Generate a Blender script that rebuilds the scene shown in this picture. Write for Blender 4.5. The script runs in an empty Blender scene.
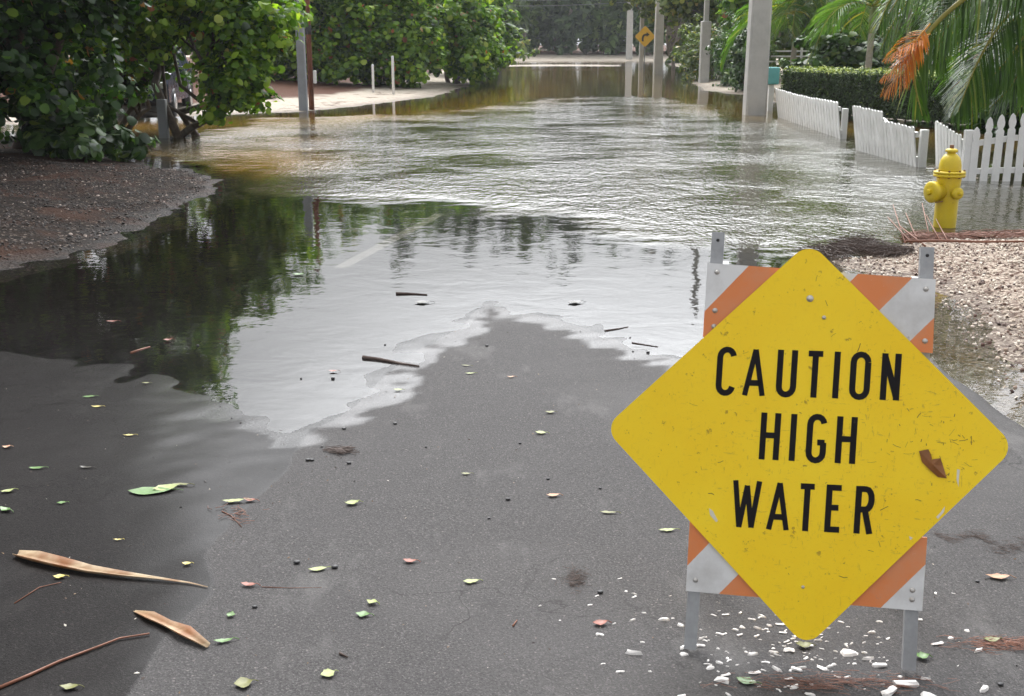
import bpy, bmesh, math, random
import numpy as np
from mathutils import Vector, Matrix
R = math.radians
random.seed(7); RNG = np.random.default_rng(11)
scn = bpy.context.scene
COL = scn.collection

# ------------------------------------------------------------------ camera
CAM_H = 1.65; FPX = 1150.0; PITCH = R(14.85)
cd = bpy.data.cameras.new('camera'); cam = bpy.data.objects.new('camera', cd); COL.objects.link(cam)
cam.location = (0, 0, CAM_H); cam.rotation_euler = (math.pi/2 - PITCH, 0, 0)
cd.sensor_width = 36; cd.lens = FPX/1024*36; cd.clip_start = .05; cd.clip_end = 2000
cd.dof.use_dof = True; cd.dof.focus_distance = 5; cd.dof.aperture_fstop = 22
scn.camera = cam
# ------------------------------------------------------------------ sky, sun, exposure
w = bpy.data.worlds.new("World"); scn.world = w; w.use_nodes = True
nt = w.node_tree; nt.nodes.clear()
SUN_EL, SUN_AZ = R(58), R(-25)           # azimuth from +Y towards +X
sky = nt.nodes.new('ShaderNodeTexSky'); sky.sky_type = 'NISHITA'; sky.sun_disc = False
sky.sun_elevation = SUN_EL; sky.sun_rotation = SUN_AZ; sky.air_density = 1.0; sky.dust_density = 4.0
hs = nt.nodes.new('ShaderNodeHueSaturation'); hs.inputs['Saturation'].default_value = .12
tc = nt.nodes.new('ShaderNodeTexCoord'); mp = nt.nodes.new('ShaderNodeMapping'); mp.inputs['Scale'].default_value = (1, 1, 3)
cn = nt.nodes.new('ShaderNodeTexNoise'); cn.inputs['Scale'].default_value = 2.2; cn.inputs['Detail'].default_value = 5
cr = nt.nodes.new('ShaderNodeMapRange'); cr.inputs[1].default_value = .3; cr.inputs[2].default_value = .7; cr.inputs[3].default_value = .82; cr.inputs[4].default_value = 1.15
cm = nt.nodes.new('ShaderNodeMix'); cm.data_type = 'RGBA'; cm.blend_type = 'MIX'; cm.inputs[0].default_value = .6
cm.inputs[7].default_value = (9.0, 9.15, 9.4, 1)       # even cloud deck
mu = nt.nodes.new('ShaderNodeVectorMath'); mu.operation = 'SCALE'
bg = nt.nodes.new('ShaderNodeBackground'); bg.inputs['Strength'].default_value = .14
wo = nt.nodes.new('ShaderNodeOutputWorld')
L = nt.links.new
L(sky.outputs[0], hs.inputs['Color']); L(hs.outputs[0], cm.inputs[6]); L(cm.outputs[2], mu.inputs[0])
L(tc.outputs['Generated'], mp.inputs[0]); L(mp.outputs[0], cn.inputs['Vector']); L(cn.outputs[0], cr.inputs[0]); L(cr.outputs[0], mu.inputs['Scale'])
fd = nt.nodes.new('ShaderNodeVectorMath'); fd.operation = 'DOT_PRODUCT'; fd.inputs[1].default_value = (.10, .687, .72)
fm = nt.nodes.new('ShaderNodeMapRange'); fm.interpolation_type = 'SMOOTHSTEP'; fm.inputs[1].default_value = .78; fm.inputs[2].default_value = 1.0; fm.inputs[3].default_value = .92; fm.inputs[4].default_value = 7.0
m2_ = nt.nodes.new('ShaderNodeVectorMath'); m2_.operation = 'SCALE'      # bright patch added to the sky ahead, to whiten the water
L(tc.outputs['Generated'], fd.inputs[0]); L(fd.outputs['Value'], fm.inputs[0]); L(mu.outputs[0], m2_.inputs[0]); L(fm.outputs[0], m2_.inputs['Scale'])
L(m2_.outputs[0], bg.inputs[0]); L(bg.outputs[0], wo.inputs[0])
sd_ = bpy.data.lights.new('sun', 'SUN'); sd_.energy = 1.0; sd_.angle = R(25); sd_.color = (1, .97, .92)
sun = bpy.data.objects.new('sun', sd_); COL.objects.link(sun)
sdir = Vector((math.sin(SUN_AZ)*math.cos(SUN_EL), math.cos(SUN_AZ)*math.cos(SUN_EL), math.sin(SUN_EL)))
sun.rotation_euler = (-sdir).to_track_quat('-Z', 'Y').to_euler()
scn.view_settings.view_transform = 'Standard'; scn.view_settings.look = 'None'
scn.view_settings.exposure = 0.22; scn.view_settings.gamma = 1; scn.view_settings.use_curve_mapping = False
scn.render.engine = 'CYCLES'; scn.cycles.transparent_max_bounces = 16; scn.cycles.max_bounces = 6
scn.cycles.caustics_reflective = False; scn.cycles.caustics_refractive = False

# ------------------------------------------------------------------ measuring helpers (photo point -> place in the world)
def ray(px, py):
    x = (px-512)/FPX; y = (348-py)/FPX
    return Vector((x, math.cos(PITCH)+y*math.sin(PITCH), -math.sin(PITCH)+y*math.cos(PITCH)))
def G(px, py, z=0.0):
    d = ray(px, py); t = (z-CAM_H)/d.z
    return Vector((d.x*t, d.y*t, z))
def P(px, py, dist):
    d = ray(px, py); t = dist/d.y
    return Vector((d.x*t, dist, CAM_H+d.z*t))

# ------------------------------------------------------------------ object helpers
def tag(o, label=None, cat=None, group=None, kind=None):
    if label: o['label'] = label
    if cat: o['category'] = cat
    if group: o['group'] = group
    if kind: o['kind'] = kind
    return o
def empty(name, loc, rz=0):
    o = bpy.data.objects.new(name, None); COL.objects.link(o); o.location = loc; o.rotation_euler = (0, 0, rz)
    o.empty_display_size = .2
    return o
def link(name, me, m, parent=None, loc=None):
    o = bpy.data.objects.new(name, me); COL.objects.link(o)
    if m is not None and len(me.materials) == 0: me.materials.append(m)
    if parent: o.parent = parent
    if loc is not None: o.location = loc
    return o
def copy_tree(o, parent=None):
    c = o.copy(); COL.objects.link(c); c.parent = parent
    for ch in [k for k in bpy.data.objects if k.parent == o]: copy_tree(ch, c)
    return c
class MB:
    def __init__(s): s.v = []; s.f = []; s.sm = []
    def add(s, vs, fs, smooth=False):
        n = len(s.v); s.v += [tuple(a) for a in vs]; s.f += [tuple(i+n for i in f) for f in fs]; s.sm += [smooth]*len(fs)
    def box(s, c, d, M=None):
        x, y, z = d[0]/2, d[1]/2, d[2]/2
        vs = [Vector((i*x, j*y, k*z)) for k in (-1, 1) for i, j in ((-1, -1), (1, -1), (1, 1), (-1, 1))]
        if M is not None: vs = [M @ a for a in vs]
        vs = [a+Vector(c) for a in vs]
        s.add(vs, [(3, 2, 1, 0), (4, 5, 6, 7), (0, 1, 5, 4), (1, 2, 6, 5), (2, 3, 7, 6), (3, 0, 4, 7)])
    def bbox(s, c, d, b=.01, M=None):            # chamfered box (chamfer on vertical edges and rims)
        x, y, z = d[0]/2, d[1]/2, d[2]/2; b = min(b, x*.9, y*.9, z*.9); vs = []
        for zz, k in ((-z, b), (-z+b, 0), (z-b, 0), (z, b)):
            X, Y = x-k, y-k; B = b
            for p in ((-X+B, -Y), (X-B, -Y), (X, -Y+B), (X, Y-B), (X-B, Y), (-X+B, Y), (-X, Y-B), (-X, -Y+B)): vs.append(Vector((p[0], p[1], zz)))
        if M is not None: vs = [M @ a for a in vs]
        vs = [a+Vector(c) for a in vs]
        fs = [tuple(range(7, -1, -1)), tuple(range(24, 32))]
        for r in range(3):
            for i in range(8): fs.append((r*8+i, r*8+(i+1) % 8, (r+1)*8+(i+1) % 8, (r+1)*8+i))
        s.add(vs, fs)
    def tube(s, pts, rad, n=8, cap=True, smooth=True, jit=0):
        pts = [Vector(p) for p in pts]
        if not hasattr(rad, '__len__'): rad = [rad]*len(pts)
        vs = []; fs = []
        t0 = (pts[1]-pts[0]).normalized(); a = t0.orthogonal().normalized()
        for i, p in enumerate(pts):
            t = (pts[min(i+1, len(pts)-1)]-pts[max(i-1, 0)]).normalized()
            a = (a-t*a.dot(t)).normalized(); b = t.cross(a)
            for k in range(n):
                an = 2*math.pi*k/n; r = rad[i]*(1+random.uniform(-jit, jit))
                vs.append(p+(a*math.cos(an)+b*math.sin(an))*r)
        for i in range(len(pts)-1):
            for k in range(n): fs.append((i*n+k, i*n+(k+1) % n, (i+1)*n+(k+1) % n, (i+1)*n+k))
        if cap: fs += [tuple(range(n-1, -1, -1)), tuple((len(pts)-1)*n+k for k in range(n))]
        s.add(vs, fs, smooth)
    def lathe(s, prof, n=32, M=None, smooth=True):
        vs = []; fs = []
        for r, z in prof:
            for k in range(n):
                a = 2*math.pi*k/n; vs.append(Vector((r*math.cos(a), r*math.sin(a), z)))
        for i in range(len(prof)-1):
            for k in range(n): fs.append((i*n+k, i*n+(k+1) % n, (i+1)*n+(k+1) % n, (i+1)*n+k))
        fs += [tuple(range(n-1, -1, -1)), tuple((len(prof)-1)*n+k for k in range(n))]
        if M is not None: vs = [M @ a for a in vs]
        s.add(vs, fs, smooth)
    def prism(s, pts, z0, z1, M=None):
        n = len(pts); vs = [Vector((p[0], p[1], z0)) for p in pts]+[Vector((p[0], p[1], z1)) for p in pts]
        if M is not None: vs = [M @ a for a in vs]
        s.add(vs, [tuple(range(n-1, -1, -1)), tuple(range(n, 2*n))]+[(i, (i+1) % n, n+(i+1) % n, n+i) for i in range(n)])
    def mesh(s, name):
        me = bpy.data.meshes.new(name); me.from_pydata(s.v, [], s.f); me.update()
        me.polygons.foreach_set('use_smooth', s.sm)
        return me
    def build(s, name, m, parent=None, loc=None): return link(name, s.mesh(name), m, parent, loc)

# ------------------------------------------------------------------ material helpers
class NT:
    def __init__(s, name):
        s.m = bpy.data.materials.new(name); s.m.use_nodes = True; s.t = s.m.node_tree; s.t.nodes.clear()
        s.out = s.t.nodes.new('ShaderNodeOutputMaterial')
    def n(s, typ, **kw):
        nd = s.t.nodes.new(typ)
        for k, v in kw.items():
            if k.startswith('_'): setattr(nd, k[1:], v)
            else: s.set(nd, k, v)
        return nd
    def set(s, nd, k, v):
        inp = nd.inputs[int(k[1:])] if (k[0] == 'i' and k[1:].isdigit()) else nd.inputs[k.replace('__', ' ')]
        if isinstance(v, bpy.types.NodeSocket): s.t.links.new(v, inp)
        elif isinstance(v, bpy.types.Node): s.t.links.new(v.outputs[0], inp)
        else: inp.default_value = v
    def math(s, op, a, b=0.0, c=0.0, clamp=False):
        nd = s.n('ShaderNodeMath', _operation=op, _use_clamp=clamp); s.set(nd, 'i0', a); s.set(nd, 'i1', b); s.set(nd, 'i2', c); return nd.outputs[0]
    def mix(s, f, a, b, mode='MIX'):
        nd = s.n('ShaderNodeMix', _data_type='RGBA', _blend_type=mode); s.set(nd, 'i0', f); s.set(nd, 'i6', a); s.set(nd, 'i7', b); return nd.outputs[2]
    def rng(s, v, a, b, c=0.0, d=1.0, smooth=False):
        nd = s.n('ShaderNodeMapRange', _interpolation_type='SMOOTHSTEP' if smooth else 'LINEAR'); s.set(nd, 'i0', v)
        for i, x in enumerate((a, b, c, d)): s.set(nd, 'i%d' % (i+1), x)
        return nd.outputs[0]
    def noise(s, vec, scale, detail=3, rough=.5, dist=0):
        nd = s.n('ShaderNodeTexNoise', Scale=scale, Detail=detail, Roughness=rough, Distortion=dist)
        if vec is not None: s.set(nd, 'Vector', vec)
        return nd.outputs[0]
    def attr(s, name): return s.n('ShaderNodeAttribute', _attribute_name=name).outputs['Fac']
    def obj(s, sc=None):
        t = s.n('ShaderNodeTexCoord').outputs['Object']
        if sc is None: return t
        m = s.n('ShaderNodeMapping', Vector=t); m.inputs['Scale'].default_value = sc; return m.outputs[0]
    def pr(s, **kw): return s.n('ShaderNodeBsdfPrincipled', **kw)
    def bump(s, h, st, dist, nrm=None):
        b = s.n('ShaderNodeBump', Strength=st, Distance=dist, Height=h)
        if nrm is not None: s.set(b, 'Normal', nrm)
        return b.outputs[0]
    def done(s, sh): s.t.links.new(sh if isinstance(sh, bpy.types.NodeSocket) else sh.outputs[0], s.out.inputs[0]); return s.m
def c4(c): return (c[0], c[1], c[2], 1)
def worn(name, base, dark=None, rough=.6, scale=4, amt=.5, spots=0.0, spotcol=(.08, .06, .04), metal=0, bump=.15, grain=80):
    k = NT(name); v = k.obj(); n1 = k.noise(v, scale, 5, .6); n2 = k.noise(v, grain, 3)
    dark = dark or tuple(x*.55 for x in base)
    f = k.math('MULTIPLY', k.rng(n1, .42, .72), amt)
    c = k.mix(f, c4(base), c4(dark)); c = k.mix(k.rng(n2, .3, .7, 0, .22), c, c4(dark))
    if spots > 0:
        n3 = k.noise(v, scale*6, 4, .7); sp = k.rng(n3, .74-spots, .78-spots); c = k.mix(sp, c, c4(spotcol))
    b = k.bump(n2, bump, .004)
    return k.done(k.pr(Base__Color=c, Roughness=k.rng(n1, .3, .7, rough-.1, min(1, rough+.12)), Metallic=metal, Normal=b))
def leafmat(name, cols, rough=.38, trans=.3, spec=.5):
    k = NT(name); a = k.attr('tint')
    r = k.n('ShaderNodeValToRGB', Fac=a); e = r.color_ramp.elements
    while len(e) > 1: e.remove(e[-1])
    e[0].position = cols[0][0]; e[0].color = c4(cols[0][1])
    for p, c in cols[1:]:
        q = e.new(p); q.color = c4(c)
    p = k.pr(Base__Color=r.outputs[0], Roughness=rough); p.inputs['Specular IOR Level'].default_value = spec
    br = k.mix(1.0, r.outputs[0], (1.5, 1.7, .6, 1), 'MULTIPLY')
    t = k.n('ShaderNodeBsdfTranslucent', Color=br)
    m = k.n('ShaderNodeMixShader', Fac=trans); k.t.links.new(p.outputs[0], m.inputs[1]); k.t.links.new(t.outputs[0], m.inputs[2])
    return k.done(m)

# ------------------------------------------------------------------ ground numbers
def wsum(x, y, wl, seed, n=7):
    r = np.random.default_rng(seed); s = 0
    for i in range(n):
        a = r.uniform(0, 2*math.pi); l = wl*r.uniform(.6, 1.6)
        s = s+np.sin((x*math.cos(a)+y*math.sin(a))*2*math.pi/l+r.uniform(0, 6.28)+.8*np.sin((x*math.sin(a)-y*math.cos(a))*2*math.pi/(l*1.7)))
    return s/math.sqrt(n)
def sdist(x, y, poly):                       # + inside, - outside
    poly = [(p[0], p[1]) for p in poly]; d = np.full(x.shape, 1e9); ins = np.zeros(x.shape, bool)
    for i in range(len(poly)):
        ax, ay = poly[i]; bx, by = poly[(i+1) % len(poly)]
        ex, ey = bx-ax, by-ay; L2 = ex*ex+ey*ey+1e-12
        t = np.clip(((x-ax)*ex+(y-ay)*ey)/L2, 0, 1)
        d = np.minimum(d, np.hypot(x-ax-t*ex, y-ay-t*ey))
        c = ((ay > y) != (by > y)) & (x < ex*(y-ay)/(ey if abs(ey) > 1e-12 else 1e-12)+ax); ins ^= c
    return np.where(ins, d, -d)
def sst(x, a, b):
    t = np.clip((x-a)/(b-a), 0, 1); return t*t*(3-2*t)
def px(*pts): return [G(a, b) for a, b in pts]
POLY_MUD = px((0, 268), (60, 255), (110, 238), (150, 218), (185, 203), (205, 190), (212, 180), (195, 173), (170, 169), (135, 166), (110, 158), (80, 148), (30, 138))+[(-14, 24), (-60, 26), (-60, -30), (-4.3, -30), (-4.1, 0), (-4.0, 6)]
POLY_SAND = px((0, 125), (60, 122), (120, 119), (200, 116), (262, 113), (300, 112), (350, 107), (400, 101), (430, 97), (468, 86), (490, 71), (496, 66))+[(-3, 104), (-60, 130), (-90, 30), (-20, 25)]
POLY_FAR = px((470, 62.5), (530, 61.5), (600, 61), (645, 61))+[(16, 104), (40, 100), (200, 130), (300, 600), (-300, 600), (-200, 100)]
POLY_BAR = px((484, 66.6), (560, 66.2), (618, 66.4), (622, 64.9), (545, 64.6), (486, 65.2))
POLY_YARD = px((690, 78), (694, 84), (706, 90.5), (726, 93.5), (750, 95))+[(7.6, 34), (7.4, 29.5), (8.3, 26.5), (10, 21), (11.5, 16.5), (30, 14), (200, 20), (200, 130), (20, 102), (12.5, 98), (11.5, 75)]
POLY_SHELL = px((812, 263), (850, 256), (900, 243), (960, 233), (1024, 231), (1110, 232))+[(9, 9.5), (60, 9), (60, -30), (2.33, -30), (2.33, 4.5), (2.36, 5.2), (2.5, 5.9)]+px((960, 338), (938, 300), (915, 286), (870, 277))
POLY_DRY = [(2.6, -30), (2.6, 6.3)]+px((930, 352), (880, 368), (800, 374), (740, 372), (700, 362), (650, 350), (600, 331), (560, 318), (520, 310), (484, 302), (468, 311), (458, 326), (432, 338), (412, 344), (400, 352), (388, 368), (364, 384), (350, 404), (325, 420), (292, 430), (262, 418), (225, 402), (180, 384), (120, 370), (60, 360), (0, 352), (-200, 345))+[(-9, 5.6), (-9, -30)]
POLY_WET = px((500, 300), (478, 312), (452, 332), (440, 345), (408, 356), (392, 378), (364, 400), (340, 420), (310, 440), (290, 476), (244, 520), (214, 558), (226, 600), (176, 640), (140, 700), (60, 760))+[(-1.2, -4), (-12, -4), (-12, 40), (0, 40)]
def z_ground(x, y):
    n = wsum(x, y, 1.3, 3)*.012+wsum(x, y, .35, 4)*.006
    base = -.14-.25*sst(y, 12, 22)+n
    d = sdist(x, y, POLY_MUD); z = np.maximum(base, np.clip(.008+d*.11, -.5, .16)+.22*sst(d, 1, 6)+n)
    d = sdist(x, y, POLY_SAND); z = np.maximum(z, np.clip(d*.05, -.5, .12)+.3*sst(d, 1.5, 8)+n*.5)
    d = sdist(x, y, POLY_FAR); z = np.maximum(z, np.clip(d*.03, -.5, .25)+.5*sst(d, 6, 30)+n*.5)
    d = sdist(x, y, POLY_BAR); z = np.maximum(z, np.clip(d*.03, -.5, .03))
    d = sdist(x, y, POLY_YARD); z = np.maximum(z, np.clip(d*.06, -.5, .15)+n*.5)
    d = sdist(x, y, POLY_SHELL); z = np.maximum(z, np.clip(d*.09-.012, -.5, .10)+n*.5)
    return z
def z_road(x, y):
    d = sdist(x, y, POLY_DRY)
    z = np.where(d > 0, .032*(1-np.exp(-d*.35)), -.045*(1-np.exp(d*.3)))
    z = z+wsum(x, y, .42, 8)*.0009+wsum(x, y, .17, 9)*.0004
    return z-.26*sst(y, 14, 24)
def zr(x, y): return float(z_road(np.array([x]), np.array([y]))[0])
def zg(x, y): return float(z_ground(np.array([x]), np.array([y]))[0])
def zsurf(x, y):
    z = zg(x, y)
    if -4.6 < x < 2.3: z = max(z, zr(x, y))
    return max(z, 0.0)
def grid_mesh(name, X, Y, Z, attrs):
    ny, nx = X.shape; co = np.stack([X, Y, Z], -1).reshape(-1, 3)
    i = np.arange(ny*nx).reshape(ny, nx); f = np.stack([i[:-1, :-1], i[:-1, 1:], i[1:, 1:], i[1:, :-1]], -1).reshape(-1, 4)
    me = bpy.data.meshes.new(name); me.vertices.add(len(co)); me.vertices.foreach_set('co', co.astype(np.float32).ravel())
    me.loops.add(f.size); me.loops.foreach_set('vertex_index', f.astype(np.int32).ravel())
    me.polygons.add(len(f)); me.polygons.foreach_set('loop_start', np.arange(0, f.size, 4, dtype=np.int32))
    me.update(calc_edges=True); me.polygons.foreach_set('use_smooth', np.ones(len(f), bool))
    for k, v in attrs.items():
        a = me.attributes.new(k, 'FLOAT', 'POINT'); a.data.foreach_set('value', v.astype(np.float32).ravel())
    return me
def axis(lo, hi, c0, c1, d0, g=1.035):
    a = list(np.arange(c0, c1, d0)); s = d0
    while a[-1] < hi: s *= g; a.append(a[-1]+s)
    s = d0; b = []; q = c0
    while q > lo: s *= g; q -= s; b.append(q)
    return np.array(b[::-1]+a)

# ------------------------------------------------------------------ setting materials
def mat_ground():
    k = NT('soil_sand_and_gravel'); v = k.obj()
    mud, sand, shell, need, z = k.attr('mud'), k.attr('sand'), k.attr('shell'), k.attr('needles'), k.n('ShaderNodeSeparateXYZ', Vector=v).outputs[2]
    n1 = k.noise(v, 1.6, 5, .6); n2 = k.noise(v, 30, 4, .7); n3 = k.noise(v, 9, 5, .65)
    vo = k.n('ShaderNodeTexVoronoi', Scale=46.0, Vector=v); vr = k.n('ShaderNodeSeparateColor', Color=vo.outputs['Color']).outputs[0]
    bed = k.mix(n1, (.10, .075, .04, 1), (.17, .13, .07, 1))
    cm_ = k.mix(k.rng(n3, .35, .65), (.008, .006, .005, 1), (.024, .015, .010, 1))
    cm_ = k.mix(k.rng(vr, .93, .97), cm_, (.15, .12, .10, 1)); cm_ = k.mix(k.rng(n1, .5, .62, 0, .7), cm_, (.05, .021, .011, 1))
    cs = k.mix(k.rng(n3, .3, .7), (.36, .31, .25, 1), (.50, .45, .385, 1)); cs = k.mix(k.rng(n2, .6, .75, 0, .6), cs, (.22, .17, .12, 1))
    ch = k.mix(vr, (.14, .10, .08, 1), (.46, .39, .32, 1)); ch = k.mix(k.rng(k.noise(v, 14, 5, .75), .52, .6), ch, (.09, .05, .035, 1))
    cn_ = k.mix(n2, (.05, .025, .018, 1), (.15, .075, .05, 1))
    c = k.mix(mud, bed, cm_); cs = k.mix(k.rng(k.noise(v, 1.1, 5, .7), .56, .64, 0, .8), cs, (.10, .06, .045, 1)); c = k.mix(sand, c, cs); c = k.mix(shell, c, ch); c = k.mix(need, c, cn_)
    wet = k.rng(k.math('ADD', z, k.math('MULTIPLY', k.math('SUBTRACT', n3, .5), .03)), .012, .035, 1, 0)
    c = k.mix(k.math('MULTIPLY', wet, .6), c, k.mix(1.0, c, (.30, .27, .24, 1), 'MULTIPLY'))
    ro = k.math('SUBTRACT', .9, k.math('MULTIPLY', wet, .25))
    b = k.bump(vo.outputs['Distance'], .8, .02); b = k.bump(n2, .5, .02, b)
    return k.done(k.pr(Base__Color=c, Roughness=ro, Normal=b, Specular__IOR__Level=.15))
def mat_road():
    k = NT('asphalt'); v = k.obj(); wet = k.attr('wet')
    n1 = k.noise(v, .55, 4, .55); n2 = k.noise(v, 2.6, 5, .6); g = k.noise(v, 130, 4, .75); g2 = k.noise(v, 420, 2, .5)
    vo = k.n('ShaderNodeTexVoronoi', Scale=260.0, Vector=v); vr = k.n('ShaderNodeSeparateColor', Color=vo.outputs['Color']).outputs[0]
    vo2 = k.n('ShaderNodeTexVoronoi', Scale=75.0, Vector=v); vr2 = k.n('ShaderNodeSeparateColor', Color=vo2.outputs['Color']).outputs[1]
    sp2 = k.math('MULTIPLY', k.rng(vr2, .93, .95), k.rng(vo2.outputs['Distance'], .28, .2))
    c = k.mix(k.rng(g, .3, .7), (.030, .028, .028, 1), (.080, .0765, .076, 1))
    c = k.mix(k.rng(vr, .86, .94, 0, .38), c, (.17, .16, .155, 1)); c = k.mix(k.rng(vr, .16, .08, 0, .6), c, (.022, .021, .022, 1))
    c = k.mix(k.math('MULTIPLY', sp2, .32), c, (.33, .30, .27, 1))
    c = k.mix(k.rng(n2, .45, .7, 0, .30), c, (.05, .047, .048, 1)); c = k.mix(k.rng(n1, .5, .7, 0, .35), c, (.115, .110, .108, 1))
    ck = k.n('ShaderNodeTexVoronoi', _feature='DISTANCE_TO_EDGE', Scale=.8, Vector=k.n('ShaderNodeVectorMath', _operation='ADD', i0=v, i1=k.n('ShaderNodeTexNoise', Scale=2.5, Detail=6.0, Vector=v).outputs['Color']))
    c = k.mix(k.math('MULTIPLY', k.rng(ck.outputs['Distance'], .002, .006, 1, 0), k.rng(n1, .5, .58, 0, .7)), c, (.02, .018, .018, 1))
    st_ = k.noise(k.obj((1.2, .5, 1)), 2.2, 6, .7); c = k.mix(k.rng(st_, .56, .70, 0, .35), c, (.17, .165, .16, 1)); c = k.mix(k.rng(k.noise(v, 5, 6, .75), .58, .68, 0, .4), c, (.035, .033, .034, 1))
    wf = k.math('ADD', wet, k.math('MULTIPLY', k.math('SUBTRACT', n2, .5), .28)); wf = k.math('ADD', wf, k.math('MULTIPLY', k.math('SUBTRACT', g, .5), .25))
    wm = k.rng(wf, .47, .53, 0, 1, True)
    c = k.mix(wm, c, k.mix(1.0, c, (.31, .30, .30, 1), 'MULTIPLY'))
    ro = k.math('SUBTRACT', .82, k.math('MULTIPLY', wm, k.rng(k.noise(v, 1.1, 4, .6), .3, .7, .40, .48)))
    hb = k.math('ADD', g, k.math('MULTIPLY', vo.outputs['Distance'], .6))
    bs = k.math('SUBTRACT', .75, k.math('MULTIPLY', wm, .42))
    b = k.bump(hb, bs, .0035)
    dry_ = k.rng(k.n('ShaderNodeSeparateXYZ', Vector=v).outputs[2], -.0006, .0001)
    p = k.pr(Base__Color=c, Roughness=ro, Normal=b, Specular__IOR__Level=k.math('MULTIPLY', dry_, .24))
    fl = k.math('MULTIPLY', k.attr('film'), k.rng(g, .3, .7, 1.0, .25)); k.set(p, 'Coat Weight', k.math('MULTIPLY', dry_, k.math('MAXIMUM', fl, k.math('MULTIPLY', wm, .28)))); p.inputs['Coat Roughness'].default_value = .085; k.set(p, 'Coat Normal', k.bump(hb, .05, .003))
    k.set(p, 'Specular IOR Level', k.math('MULTIPLY', dry_, k.rng(wm, 0, 1, .22, .02)))
    return k.done(p)
def mat_water():
    k = NT('flood_water'); v = k.obj(); rip = k.attr('ripple'); dep = k.attr('depth')
    a = k.noise(k.obj((5.0, 3.6, 1)), 1.0, 3, .5, .4); b = k.noise(k.obj((20.0, 10.0, 1)), 1.0, 2, .5, .3); c = k.noise(v, .5, 3, .5); d = k.noise(v, 26, 2, .5)
    patch = k.rng(c, .36, .62, .35, 1.3)
    amp = k.math('MULTIPLY', rip, patch)
    h = k.math('ADD', k.math('MULTIPLY', a, .030), k.math('MULTIPLY', b, .018)); h = k.math('ADD', h, k.math('MULTIPLY', d, .003))
    h = k.math('MULTIPLY', h, amp)
    calm = k.math('MULTIPLY', k.noise(v, 3.2, 2, .5, .5), .0022); calm = k.math('ADD', calm, k.math('MULTIPLY', k.noise(v, 14, 2), .0005))
    h = k.math('ADD', h, calm)
    nb = k.bump(h, 1.0, 1.0)
    fr = k.n('ShaderNodeFresnel', IOR=1.46, Normal=nb)
    gl = k.n('ShaderNodeBsdfGlossy', Roughness=.025, Normal=nb, Color=(1, 1, 1, 1))
    tr = k.n('ShaderNodeBsdfTransparent', Color=k.mix(k.rng(dep, 0, .05), (1, 1, 1, 1), (.80, .74, .58, 1)))
    mk = k.mix(k.noise(v, .35, 3), (.036, .033, .018, 1), (.060, .052, .024, 1)); mk = k.mix(k.attr('gold'), mk, (.30, .175, .018, 1))
    df = k.n('ShaderNodeBsdfDiffuse', Color=mk)
    m1 = k.n('ShaderNodeMixShader', Fac=k.math('MULTIPLY', .8, k.math('MAXIMUM', k.rng(dep, .035, .16), k.rng(rip, 0, .4)))); k.t.links.new(tr.outputs[0], m1.inputs[1]); k.t.links.new(df.outputs[0], m1.inputs[2])
    m2 = k.n('ShaderNodeMixShader', Fac=fr); k.t.links.new(m1.outputs[0], m2.inputs[1]); k.t.links.new(gl.outputs[0], m2.inputs[2])
    return k.done(m2)

# ------------------------------------------------------------------ ground, road, water
ax = axis(-400, 420, -10, 11, .075, 1.05); ay = axis(-60, 700, 1.5, 16, .05, 1.022)
X, Y = np.meshgrid(ax, ay)
Z = z_ground(X, Y)
inroad = (X > -4.6) & (X < 2.28) & (Y > -40) & (Y < 24)
mudm = sst(sdist(X, Y, POLY_MUD), -2.0, -.8)
sandm = np.maximum(np.maximum(sst(sdist(X, Y, POLY_SAND), -.8, .1), sst(sdist(X, Y, POLY_FAR), -2, .5)), np.maximum(sst(sdist(X, Y, POLY_BAR), -1, .1), sst(sdist(X, Y, POLY_YARD), -1, .1)*.9))
shm = sst(sdist(X, Y, POLY_SHELL), -.5, .2)
nee = np.maximum(sst(sdist(X, Y, POLY_FAR), 14, 19), sst(sdist(X, Y, POLY_SAND)+wsum(X, Y, 1.5, 31)*.25, 2.3, 2.9))
link('ground', grid_mesh('ground', X, Y, Z, {'mud': mudm, 'sand': sandm, 'shell': shm, 'needles': nee}), mat_ground()); tag(bpy.data.objects['ground'], kind='structure')
ry = axis(-40, 100, 1.5, 13, .035, 1.03); t = np.linspace(0, 1, 190)
TT, YY = np.meshgrid(t, ry); XL = -4.7+.03*np.clip(YY-20, 0, 100); XR = 2.26+.07*np.clip(YY-9, 0, 200)+.012*np.sin(YY*3.1)+.01*np.sin(YY*9.7)
XX = XL+(XR-XL)*TT; ZZ = z_road(XX, YY)
XX = np.concatenate([XX, XX[:, -1:]+.01], 1); YY = np.concatenate([YY, YY[:, -1:]], 1); ZZ = np.concatenate([ZZ, ZZ[:, -1:]-.2], 1)
dd = sdist(XX, YY, POLY_DRY); wet = np.maximum(sst(sdist(XX, YY, POLY_WET), -.16, .22), sst(-dd, -.10, .02))
link('road', grid_mesh('road', XX, YY, ZZ, {'wet': wet, 'film': np.maximum(sst(-ZZ, -.0024, -.0018), .75*sst(sdist(XX, YY, POLY_WET), .1, .8)*sst(-dd, -3.0, -.1)*sst(-XX, .7, 1.4))}), mat_road()); tag(bpy.data.objects['road'], kind='structure')
wy = axis(2, 260, 3, 16, .06, 1.03); wx = axis(-70, 90, -10, 11, .12, 1.06)
X, Y = np.meshgrid(wx, wy)
bedz = np.maximum(z_ground(X, Y), np.where((X > -4.7) & (X < 2.26+.07*np.clip(Y-9, 0, 200)), z_road(X, Y), -9))
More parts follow.
